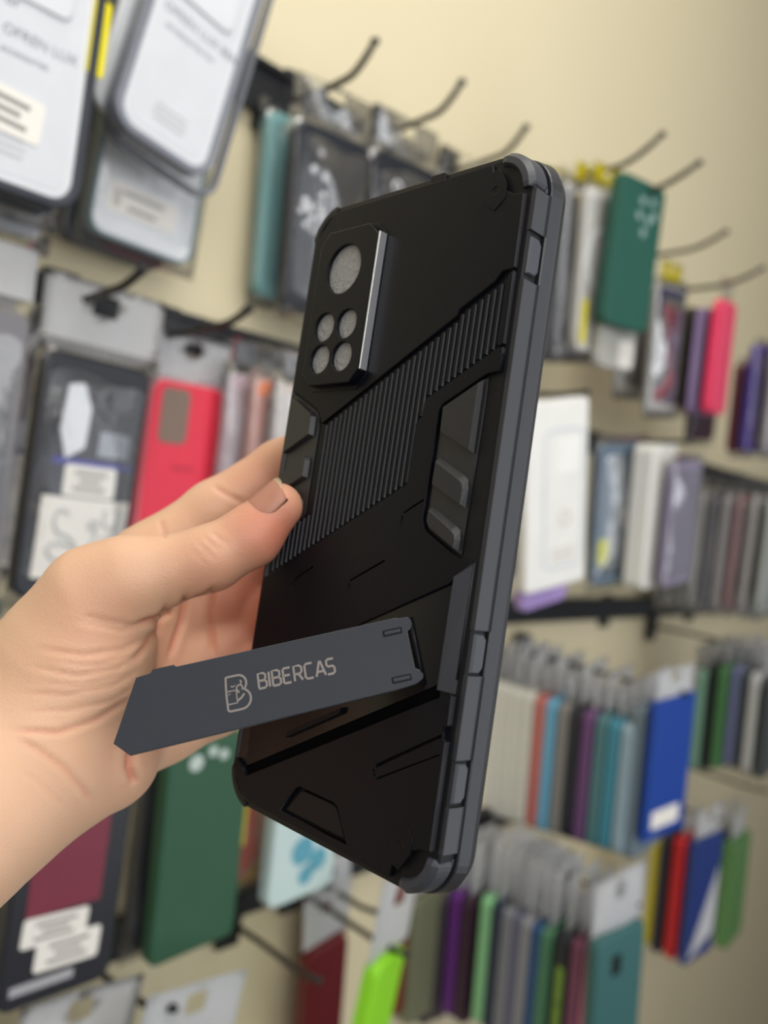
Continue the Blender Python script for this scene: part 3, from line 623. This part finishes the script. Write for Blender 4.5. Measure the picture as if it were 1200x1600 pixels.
# side panels and rubber buttons on the near long side
def sbox(name, v0, v1, w0, w1, u0, u1, m, bev=.15): return cpart(name, boxmesh(u0 * .001, u1 * .001, v0 * .001, v1 * .001, w0 * .001, w1 * .001, bev * .001), m)
for v0, v1 in ((65.6, 75.4), (-25.6, 54.2), (-54.2, -35.6), (-74.6, -64.4)):
    sbox('side_panel', v0, v1, -5.5, -.1, 39.2, 40.6, side_m)
    sbox('edge_highlight_bead', v0, v1, -5.75, -5.35, 40.3, 41.05, side_m, .1)
for v in (59.9, -30.7, -59.2):
    hs = [(v - 4.3, -.6), (v + 4.3, -.6), (v + 4.4, -1.0), (v + 4.4, -3.6), (v + 3.2, -4.9), (v - 3.2, -4.9), (v - 4.4, -3.6), (v - 4.4, -1.0)]
    tp = [(v + (a - v) * .93, -2.6 + (b + 2.6) * .74) for a, b in hs]
    cpart('side_button', loft([[(.0392, a * .001, b * .001) for a, b in hs], [(.0403, a * .001, b * .001) for a, b in hs], [(.0408, a * .001, b * .001) for a, b in tp]]), node_m)
for sv in (1, -1):
    for su, nm in ((1, 'near'), (-1, 'far')):
        # rounded rubber corner bumpers
        cx, cy = su * 29.6, sv * 75.2; rings = []
        for k in range(13):
            a = math.radians(4 + 82 * k / 12); c, s_ = math.cos(a) * su, math.sin(a) * sv
            e = .75 if k in (0, 12) else 1
            rings.append([((cx + c * r) * .001, (cy + s_ * r) * .001, w * .001) for r, w in ((7.4, .2), (8.0, (1.3 if su > 0 else .5) * e), (9.5, (1.2 if su > 0 else .4) * e), (10.7 * (.6 + .4 * e), -.1), (11.0 * (.6 + .4 * e), -3.9), (10.6, -4.8), (8.2, -4.8))])
        cpart('corner_bumper', loft(rings), node_m if su > 0 else tpu_m, smooth=False)
# stand bay: sloped side facet, floor bar and slot
cpart('bay_floor', P([[(38.0, -11.2), (32.5, -15.8), (-37.4, -49.5), (-37.4, -74), (-32.6, -74.6), (33.2, -38.8), (38, -37)]], -.1, .3, .05), plastic('glossy_bay_plastic', (18, 18, 21), .18, .0, .3))
cpart('bay_facet', loft([[(.0386, -.0104, -.0002), (.0348, -.0146, .0026), (.0344, -.0146, .0), (.0386, -.0104, -.0012)], [(.0382, -.0402, -.0002), (.0346, -.0398, .0026), (.0342, -.0398, .0), (.0382, -.0402, -.0012)]]), side_m)
cpart('tail_slot', P([[(33.4, -38.4), (33.4, -42.6), (-32.2, -77.2), (-33.2, -74.6)]], -.1, .06), plastic('slot_shade', (6, 6, 8), .9, .0, .05))  # shallow floor coloured near black to stand for the deep groove's shade
cpart('bay_bar', loft([[(-.0166, -.0630, .0002), (-.0160, -.0610, .0002), (-.0160, -.0612, .0016), (-.0164, -.0628, .0016)], [(.0030, -.0524, .0002), (.0036, -.0505, .0002), (.0034, -.0507, .0016), (.0030, -.0522, .0016)]]))
cpart('bay_slot', P([[(-36.4, -60), (-33.6, -58.6), (-33.2, -72.2), (-35.2, -74.2), (-37.0, -73)]], .28, .34), lens_m)
# ---- kickstand
ha = Vector((21.1, -25.45, 1.2)); axv = Vector((0.46291, -0.88640, 0)); inp = Vector((-0.88640, -0.46291, 0)); th = math.radians(39)
dv = inp * math.cos(th) + Vector((0, 0, 1)) * math.sin(th); nv_ = axv.cross(dv)
flip = nv_.z < 0
if flip: nv_ = -nv_
# local frame of the stand: x from tip towards hinge (reading direction), y towards the upper edge, z outwards
xs, ys = -dv, -axv
zs = xs.cross(ys)
MS = Matrix.Translation(ha * .001) @ Matrix((xs, ys, zs)).transposed().to_4x4()
stand_m = plastic('brushed_black_stand', (58, 61, 68), .34, .04)
pl = [(0, 0), (-2.4, .15), (-2.6, .45), (-56.4, .4), (-57.0, 1.0), (-62.2, 1.0), (-62.8, .2), (-66.4, -.1), (-73.0, -14.4), (-69.2, -17.9), (-6, -16.3), (-1.4, -15.9), (-.6, -15.6), (.6, -15.0), (.9, -14.0), (.2, -12.8), (-.7, -12.2), (-.7, -3.4), (.2, -2.9), (.7, -2.0), (.6, -.8)]
kick = link('kickstand', P([pl], -1.0, .0, .18), stand_m, case, mw=MS)
for y0 in (-3.4, -14.6):
    link('hinge_slot_frame', P([rrect(4.6, 1.5, .2, 2, -4.2, y0 + .6), rrect(3.9, .9, .1, 2, -4.2, y0 + .6)], -.02, .12), lens_m, kick)
    link('hinge_lug', boxmesh(-.0061, -.0023, (y0 + .2) * .001, (y0 + 1.0) * .001, -.0002, .00018, .0001), stand_m, kick)
link('hinge_pin', tube([(.0004, -.0162, -.0008), (.0004, -.0002, -.0008)], .0008, 8), pc_m, kick, True)
print_m = mat('copper_grey_print', (178, 168, 162), .3, .5, noise=.05)
# the B shaped mark with its small figure inside
def ribbon(pts, t, closed=False, k=.001):
    bm = bmesh.new(); V = [Vector((x, y)) for x, y in pts]; n = len(V); a = []
    for i in range(n):
        p0 = V[(i - 1) % n] if closed or i else V[i]; p1 = V[(i + 1) % n] if closed or i < n - 1 else V[i]
        d = (p1 - p0).normalized(); nn = Vector((-d.y, d.x)) * t / 2
        a.append((bm.verts.new(((V[i] + nn).x * k, (V[i] + nn).y * k, .00006)), bm.verts.new(((V[i] - nn).x * k, (V[i] - nn).y * k, .00006))))
    for i in range(n if closed else n - 1):
        b = a[(i + 1) % n]; bm.faces.new((a[i][0], b[0], b[1], a[i][1]))
    return from_bm(bm)
def arcp(cx, cy, r, a0, a1, n=8): return [(cx + r * math.cos(math.radians(a0 + (a1 - a0) * i / n)), cy + r * math.sin(math.radians(a0 + (a1 - a0) * i / n))) for i in range(n + 1)]
Bo = [(-2.4, 3.9)] + arcp(-2.0, 3.5, .6, 150, 90, 3) + [(.4, 4.1)] + arcp(.5, 2.1, 2.0, 90, -50, 9) + arcp(.8, -1.6, 2.35, 55, -90, 9) + [(-1.9, -3.95)] + arcp(-2.0, -3.3, .65, -90, -170, 3) + [(-2.65, -.9), (-2.65, .5)]

LT = {'B': [([(0, 0), (0, 4), (1.5, 4), (2.1, 3.6), (2.1, 2.5), (1.6, 2.05), (0, 2.05)], 0), ([(1.6, 2.05), (2.3, 1.6), (2.3, .45), (1.7, 0), (0, 0)], 0)], 'I': [([(0, 0), (0, 4)], 0)],
      'E': [([(2.1, 4), (.3, 4), (0, 3.7), (0, .3), (.3, 0), (2.1, 0)], 0), ([(0, 2.05), (1.9, 2.05)], 0)], 'R': [([(0, 0), (0, 4), (1.6, 4), (2.2, 3.5), (2.2, 2.4), (1.7, 1.8), (0, 1.8)], 0), ([(1.2, 1.8), (2.3, 0)], 0)],
      'C': [([(2.2, 4), (.5, 4), (0, 3.5), (0, .5), (.5, 0), (2.2, 0)], 0)], 'A': [([(-.1, 0), (1.2, 4), (1.4, 4), (2.6, 0)], 0), ([(.5, 1.2), (2.1, 1.2)], 0)],
      'S': [([(2.1, 4), (.5, 4), (0, 3.6), (0, 2.5), (.4, 2.05), (1.7, 2.05), (2.1, 1.6), (2.1, .4), (1.6, 0), (0, 0)], 0)]}
wid = {'I': .95}
gl_ = []; x0 = 0
for ch in 'BIBERCAS':
    for pts, _ in LT[ch]: gl_.append(ribbon([(x0 + px_, py_) for px_, py_ in pts], .62))
    x0 += wid.get(ch, 3.15)
tm = joinmesh(gl_)
tm.transform(Matrix.Translation((-.0372, -.0092, 0)) @ Matrix.Rotation(math.radians(-.6), 4, 'Z') @ Matrix.Diagonal((.0190 / (x0 * .001), .88, 1, 1)))
link('lettering', tm, print_m, kick)
marks = [ribbon(Bo, .5, True), ribbon([(-2.9, .7), (-.2, .7), (-.2, -2.3), (-2.6, -2.3)], .38), ribbon(arcp(.7, 1.0, .75, -40, 250, 12), .4), ribbon([(.9, 1.7), (1.3, 2.3), (1.0, 2.9)], .4),
         ribbon(arcp(-.9, 2.1, .5, 200, 340, 5), .3), ribbon([(-.2, .3), (.6, .1)], .5), ribbon([(-.2, -1.9), (.9, -1.3), (1.7, -.5)], .5), ribbon([(-2.3, -.1), (-1.6, .1)], .2)]
lg = joinmesh(marks); lg.transform(Matrix.Translation((-.0425, -.0090, 0)) @ Matrix.Diagonal((.98, 1.0, 1, 1)))
link('emblem', lg, print_m, kick)

# ------------------------------------------------------------------ the hand: one smooth surface grown from blended limbs (millimetres, camera-aligned)
def cpx(x, y, d): return np.array([(x - 600) / FPX * d, (800 - y) / FPX * d, -d], float)
RCn = np.array(RC); TCn = np.array(TC) * 1000
def loc(u, v, w): return RCn @ np.array([u, v, w], float) + TCn
HS = .8
lo = np.array([-165., -165., -300.]); hi = np.array([5., 45., -165.])
dim = np.ceil((hi - lo) / HS).astype(int) + 1
F_ = np.full(dim, 12.0, np.float32)
gx = [lo[i] + HS * np.arange(dim[i]) for i in range(3)]
def sub(a, b, r):
    mn = np.minimum(a, b) - r; mx = np.maximum(a, b) + r
    i0 = np.clip(np.floor((mn - lo) / HS).astype(int), 0, dim - 1); i1 = np.clip(np.ceil((mx - lo) / HS).astype(int) + 1, 1, dim)
    return tuple(slice(p, q) for p, q in zip(i0, i1))
def capsule(a, b, ra, rb, s, flat=None):
    X = gx[0][s[0]][:, None, None]; Y = gx[1][s[1]][None, :, None]; Z = gx[2][s[2]][None, None, :]
    d = b - a; L2 = max(1e-9, d @ d)
    t = np.clip(((X - a[0]) * d[0] + (Y - a[1]) * d[1] + (Z - a[2]) * d[2]) / L2, 0, 1)
    return (np.sqrt((X - a[0] - t * d[0]) ** 2 + (Y - a[1] - t * d[1]) ** 2 + (Z - a[2] - t * d[2]) ** 2) - (ra + (rb - ra) * t)).astype(np.float32)
def smin(p, q, k):
    h = np.clip(.5 + .5 * (q - p) / k, 0, 1)
    return q * (1 - h) + p * h - k * h * (1 - h)
def chain(pts, rad, k=3.0):
    """one limb as its own field, then blended into the hand"""
    G = np.full(dim, 12.0, np.float32)
    for a, b, ra, rb in zip(pts, pts[1:], rad, rad[1:]):
        s = sub(np.array(a), np.array(b), max(ra, rb) + 12); G[s] = smin(G[s], capsule(np.array(a), np.array(b), ra, rb, s), k)
    return G
def blend(G, k):
    global F_
    F_ = smin(F_, G, k)
# forearm and wrist
blend(chain([cpx(-230, 1400, 205), cpx(-70, 1262, 222), cpx(40, 1180, 232)], [28, 24, 22], 8), 10)
blend(chain([cpx(-200, 1360, 222), cpx(-20, 1215, 238), cpx(55, 1130, 244)], [25, 21, 19.5], 8), 12)
# palm slab: heel, thumb mound, hollow and knuckle line
blend(chain([cpx(62, 1125, 240), cpx(122, 1020, 240), cpx(160, 932, 238)], [20, 19.6, 13], 8), 12)          # thumb mound
blend(chain([cpx(75, 1195, 240), cpx(170, 1185, 246)], [18, 13], 8), 12)                                       # heel
blend(chain([cpx(120, 1090, 262), cpx(235, 892, 272)], [18, 12], 8), 12)
blend(chain([cpx(120, 1110, 262), cpx(262, 960, 278)], [18, 11.5], 8), 10)
blend(chain([cpx(120, 1130, 262), cpx(268, 1045, 276)], [18, 11.5], 8), 10)
blend(chain([cpx(120, 1160, 258), cpx(255, 1130, 268)], [16, 10.5], 8), 10)
# fingers round the far edge and over the front of the case
ix = [cpx(232, 880, 272), cpx(335, 800, 276), cpx(438, 732, 280), loc(-34, 25, -22.5), loc(-16, 29, -20)]
blend(chain(ix, [11.0, 9.6, 8.8, 8.0, 6.6], 3), 6)
mi = [cpx(262, 965, 278), cpx(352, 925, 280), cpx(415, 885, 284), loc(-30, -2, -23.5), loc(-8, 5, -20)]
blend(chain(mi, [11.5, 10.4, 9.2, 8.4, 7.0], 3), 4)
rg = [cpx(266, 1045, 276), cpx(350, 1015, 280), cpx(400, 975, 284), loc(-32, -21, -23), loc(-10, -15, -20)]
blend(chain(rg, [11.0, 10.0, 9.0, 8.0, 6.8], 3), 4)
pk_ = [cpx(250, 1138, 268), cpx(335, 1105, 272), cpx(385, 1060, 278), loc(-33, -39, -21.5), loc(-16, -35, -19)]
blend(chain(pk_, [10.2, 9.0, 8.0, 7.2, 6.2], 3), 4)
# thumb
tb = [cpx(150, 935, 236), cpx(205, 905, 235), cpx(330, 872, 236), cpx(392, 838, 238), cpx(436, 792, 239)]
blend(chain(tb, [13.0, 10.4, 8.1, 7.6, 6.3], 4), 7)

# surface nets
def surface(F):
    S = F < 0
    nx, ny, nz = F.shape
    c = [(i, j, k) for i in (0, 1) for j in (0, 1) for k in (0, 1)]
    cnt = sum(S[i:nx - 1 + i, j:ny - 1 + j, k:nz - 1 + k].astype(np.int8) for i, j, k in c)
    act = np.argwhere((cnt > 0) & (cnt < 8))
    idx = np.full((nx - 1, ny - 1, nz - 1), -1, np.int32); idx[tuple(act.T)] = np.arange(len(act))
    acc = np.zeros((len(act), 3)); num = np.zeros(len(act))
    for a in range(8):
        for b in range(a + 1, 8):
            ca, cb = np.array(c[a]), np.array(c[b])
            if np.abs(ca - cb).sum() != 1: continue
            fa = F[tuple((act + ca).T)]; fb = F[tuple((act + cb).T)]
            m = (fa < 0) != (fb < 0); t = np.where(m, fa / np.where(m, fa - fb, 1), 0)
            acc[m] += (ca + (cb - ca) * t[:, None])[m]; num[m] += 1
    V = lo + HS * (act + acc / num[:, None])
    Q = []
    for ax in range(3):
        o = [1 if i == ax else 0 for i in range(3)]
        A = S[:nx - o[0], :ny - o[1], :nz - o[2]]; B = S[o[0]:, o[1]:, o[2]:]
        e = np.argwhere(A != B); u, v = (ax + 1) % 3, (ax + 2) % 3
        e = e[(e[:, u] > 0) & (e[:, v] > 0) & (e[:, u] < F.shape[u] - 1) & (e[:, v] < F.shape[v] - 1)]
        du = np.zeros(3, int); du[u] = 1; dw = np.zeros(3, int); dw[v] = 1
        q = np.stack([idx[tuple(p.T)] for p in (e - du - dw, e - dw, e, e - du)], 1)
        fl = ~S[tuple(e.T)]
        q[fl] = q[fl][:, ::-1]; Q.append(q)
    Q = np.concatenate(Q); Q = Q[(Q >= 0).all(1)]
    return V, Q
V, Q = surface(F_)
for it in range(2):                                               # light smoothing
    acc = np.zeros_like(V); num = np.zeros(len(V))
    for i in range(4):
        np.add.at(acc, Q[:, i], V[Q[:, (i + 1) % 4]]); np.add.at(num, Q[:, i], 1)
    V = V * .5 + .5 * acc / np.maximum(num, 1)[:, None]
def vnormals(V):
    fn = np.cross(V[Q[:, 2]] - V[Q[:, 0]], V[Q[:, 3]] - V[Q[:, 1]]); N = np.zeros_like(V)
    for i in range(4): np.add.at(N, Q[:, i], fn)
    return N / np.maximum(np.linalg.norm(N, axis=1), 1e-9)[:, None]
N = vnormals(V)
facing = (N * -V).sum(1) / np.linalg.norm(V, axis=1)
PX = np.stack([600 + FPX * V[:, 0] / -V[:, 2], 800 - FPX * V[:, 1] / -V[:, 2]], 1)
# skin folds pressed into the surface along their lines
tint = np.zeros(len(V))
disp = np.zeros(len(V))
def fold(pts, depth, width, dmax=262, dmin=150):
    P_ = np.array(pts, float); best = np.full(len(V), 1e9); tt = np.zeros(len(V))
    for i in range(len(P_) - 1):
        a, b = P_[i], P_[i + 1]; d = b - a
        t = np.clip(((PX - a) @ d) / (d @ d), 0, 1); q = np.linalg.norm(PX - a - t[:, None] * d, axis=1)
        m = q < best; best[m] = q[m]; tt[m] = (i + t[m]) / (len(P_) - 1)
    fade = np.clip(np.minimum(tt, 1 - tt) * 6, .15, 1)
    ok = (facing > .05) & (-V[:, 2] < dmax) & (-V[:, 2] > dmin)
    g = np.where(ok, np.exp(-(best / width) ** 2) * fade, 0)
    rim = np.where(ok, np.exp(-((best - 2.1 * width) / (1.3 * width)) ** 2) * fade, 0)
    global disp, tint
    disp -= depth * g; disp += depth * .18 * rim; tint = np.maximum(tint, g * min(1, depth) * .75)
fold([(205, 978), (250, 965), (300, 942), (345, 918)], 0.98, 5)
fold([(120, 960), (175, 972), (215, 978)], 0.37, 4)
fold([(110, 968), (190, 985), (250, 970)], 0.34, 4)
fold([(50, 1012), (130, 1024), (190, 1016), (252, 985)], 0.37, 4.5)
fold([(40, 1040), (120, 1056), (185, 1044), (235, 1010)], 0.31, 3.5)
fold([(90, 1035), (150, 1040), (215, 1020)], 0.24, 3)
fold([(20, 1082), (105, 1086), (178, 1070), (228, 1042)], 0.27, 3.5)
fold([(60, 1066), (130, 1072), (200, 1052)], 0.20, 3)
fold([(30, 1112), (105, 1110), (172, 1096), (222, 1068)], 0.27, 3.5)
fold([(10, 1140), (90, 1145), (150, 1125), (215, 1085)], 0.54, 5)
fold([(290, 925), (284, 970), (262, 1035)], 1.26, 5, 290)
fold([(330, 918), (328, 960), (334, 1030)], 1.12, 5, 290)
fold([(262, 938), (246, 985), (205, 1040)], 0.70, 5, 290)
fold([(205, 1168), (203, 1200), (212, 1228)], 1.40, 7, 290)
fold([(20, 1150), (60, 1172), (100, 1200), (130, 1235), (145, 1258)], .4, 6)
fold([(30, 1200), (70, 1230), (100, 1262)], .15, 5)
fold([(318, 838), (330, 850), (345, 862)], .28, 2.6); fold([(308, 846), (322, 860), (338, 876)], .26, 2.6); fold([(328, 830), (345, 843), (358, 852)], .26, 2.6)
fold([(298, 858), (312, 870), (322, 884)], .2, 2.6)
fold([(332, 758), (352, 772), (385, 788)], .5, 4, 300)
fold([(250, 812), (256, 830), (258, 842)], .4, 4, 300)

V = V + N * disp[:, None]
def warm(p, r, a):
    global tint
    tint = np.maximum(tint, a * np.exp(-((V - np.array(p)) ** 2).sum(1) / r ** 2))
warm(cpx(425, 830, 236), 13, .95); warm(cpx(345, 905, 232), 14, .45); warm(cpx(400, 930, 276), 22, .8); warm(cpx(420, 760, 274), 16, .45); warm(cpx(400, 1000, 276), 20, .6)
warm(cpx(165, 985, 220), 16, .25); warm(cpx(200, 1130, 244), 22, .25); warm(cpx(240, 1040, 262), 20, .35)

me = bpy.data.meshes.new('hand')
me.vertices.add(len(V)); me.vertices.foreach_set('co', (V * .001).astype(np.float32).ravel())
me.loops.add(len(Q) * 4); me.loops.foreach_set('vertex_index', Q.astype(np.int32).ravel())
me.polygons.add(len(Q)); me.polygons.foreach_set('loop_start', (np.arange(len(Q)) * 4).astype(np.int32))
me.polygons.foreach_set('use_smooth', np.ones(len(Q), bool))
me.update(calc_edges=True); me.validate()
at_ = me.attributes.new('flush', 'FLOAT', 'POINT'); at_.data.foreach_set('value', tint.astype(np.float32))
def skin_material():
    m = bpy.data.materials.new('skin'); m.use_nodes = True; nt = m.node_tree; b = nt.nodes['Principled BSDF']
    tc = nt.nodes.new('ShaderNodeTexCoord')
    at = nt.nodes.new('ShaderNodeAttribute'); at.attribute_name = 'flush'
    nz = nt.nodes.new('ShaderNodeTexNoise'); nz.inputs['Scale'].default_value = 70; nz.inputs['Detail'].default_value = 4
    nt.links.new(tc.outputs['Object'], nz.inputs['Vector'])
    m1 = nt.nodes.new('ShaderNodeMix'); m1.data_type = 'RGBA'; m1.inputs[6].default_value = lin((222, 180, 147)) + (1,); m1.inputs[7].default_value = lin((229, 187, 156)) + (1,)
    nt.links.new(nz.outputs['Fac'], m1.inputs[0])
    m2 = nt.nodes.new('ShaderNodeMix'); m2.data_type = 'RGBA'; m2.inputs[7].default_value = lin((218, 132, 108)) + (1,)
    nt.links.new(at.outputs['Fac'], m2.inputs[0]); nt.links.new(m1.outputs[2], m2.inputs[6]); nt.links.new(m2.outputs[2], b.inputs['Base Color'])
    b.inputs['Roughness'].default_value = .48; b.inputs['Specular IOR Level'].default_value = .4
    b.inputs['Subsurface Weight'].default_value = .25; b.inputs['Subsurface Radius'].default_value = (1.0, .35, .2); b.inputs['Subsurface Scale'].default_value = .004
    vo = nt.nodes.new('ShaderNodeTexVoronoi'); vo.inputs['Scale'].default_value = 1500
    n2 = nt.nodes.new('ShaderNodeTexNoise'); n2.inputs['Scale'].default_value = 380; n2.inputs['Detail'].default_value = 5
    ad = nt.nodes.new('ShaderNodeMath'); ad.operation = 'ADD'
    nt.links.new(tc.outputs['Object'], vo.inputs['Vector']); nt.links.new(tc.outputs['Object'], n2.inputs['Vector'])
    nt.links.new(vo.outputs['Distance'], ad.inputs[0]); nt.links.new(n2.outputs['Fac'], ad.inputs[1])
    bp = nt.nodes.new('ShaderNodeBump'); bp.inputs['Strength'].default_value = .13; bp.inputs['Distance'].default_value = .0004
    nt.links.new(ad.outputs[0], bp.inputs['Height']); nt.links.new(bp.outputs['Normal'], b.inputs['Normal'])
    return m
hand = link('hand', me, skin_material(), None)
hand.matrix_world = cam.matrix_world
hand['label'] = 'bare hand and forearm gripping the black rugged case between thumb and fingers'; hand['category'] = 'hand'
# thumb nail: curved plate on the outer side of the last joint, found by pushing a patch onto the skin
def nail():
    c0, c1 = np.array([397., 800.]), np.array([444., 752.]); side = np.array([.62, .78])
    ok = facing > .0
    nu, nv = 14, 10; grid = []
    ta = c1 - c0
    from mathutils.kdtree import KDTree
    near = np.where((PX[:, 0] > 370) & (PX[:, 0] < 475) & (PX[:, 1] > 730) & (PX[:, 1] < 870) & (-V[:, 2] < 252))[0]
    kd = KDTree(len(near))
    for k, i in enumerate(near): kd.insert(V[i], k)
    kd.balance()
    A = cpx(396, 812, 232); B = cpx(444, 762, 233.5); ax_ = B - A; L = np.linalg.norm(ax_); ax_ /= L
    c = cpx(434, 796, 239); c_ = cpx(395, 835, 238)
    fw_ = (c - c_) / np.linalg.norm(c - c_)
    out = NAILDIR / np.linalg.norm(NAILDIR); out = out - fw_ * (out @ fw_); out /= np.linalg.norm(out); sd = np.cross(fw_, out)
    base = c + fw_ * -6.5
    for j in range(nv + 1):
        row = []
        for i in range(nu + 1):
            ang = (i / nu - .5) * math.radians(118); tt = j / nv
            wdt = 1 if tt < .75 else 1 - .35 * ((tt - .75) / .25) ** 2
            if tt < .45: wdt *= .25 + .75 * math.sqrt(max(0, 1 - ((.45 - tt) / .45) ** 2))
            a = ang * wdt
            p = base + fw_ * (tt * 12.8 - (abs(i / nu - .5) * 2) ** 2 * (2.6 if tt > .8 else 0) * (tt - .8) * 5)
            r = 7.75 - 1.0 * max(0, tt) ** 1.6 - .75 * (abs(i / nu - .5) * 2) ** 4 - .9 * max(0, .25 - tt)
            row.append(p + (out * math.cos(a) + sd * math.sin(a)) * r)
        grid.append(row)
    bm = bmesh.new(); gv = [[bm.verts.new(tuple(q * .001)) for q in row] for row in grid]
    for j in range(nv):
        for i in range(nu):
            f = bm.faces.new((gv[j][i], gv[j][i + 1], gv[j + 1][i + 1], gv[j + 1][i])); f.smooth = True; f.material_index = 1 if j >= nv - 1 else 0
    bmesh.ops.solidify(bm, geom=list(bm.faces), thickness=-.00045)
    me = bpy.data.meshes.new('nail'); bm.to_mesh(me); bm.free()
    o = link('thumb_nail', me, None, hand)
    me.materials.append(mat('pink_nail', (238, 184, 158), .26, noise=.04)); me.materials.append(mat('pale_nail_edge', (248, 232, 200), .28, noise=.03))
    return o
NAILDIR = np.array([-.56, .54, .62])
nail()
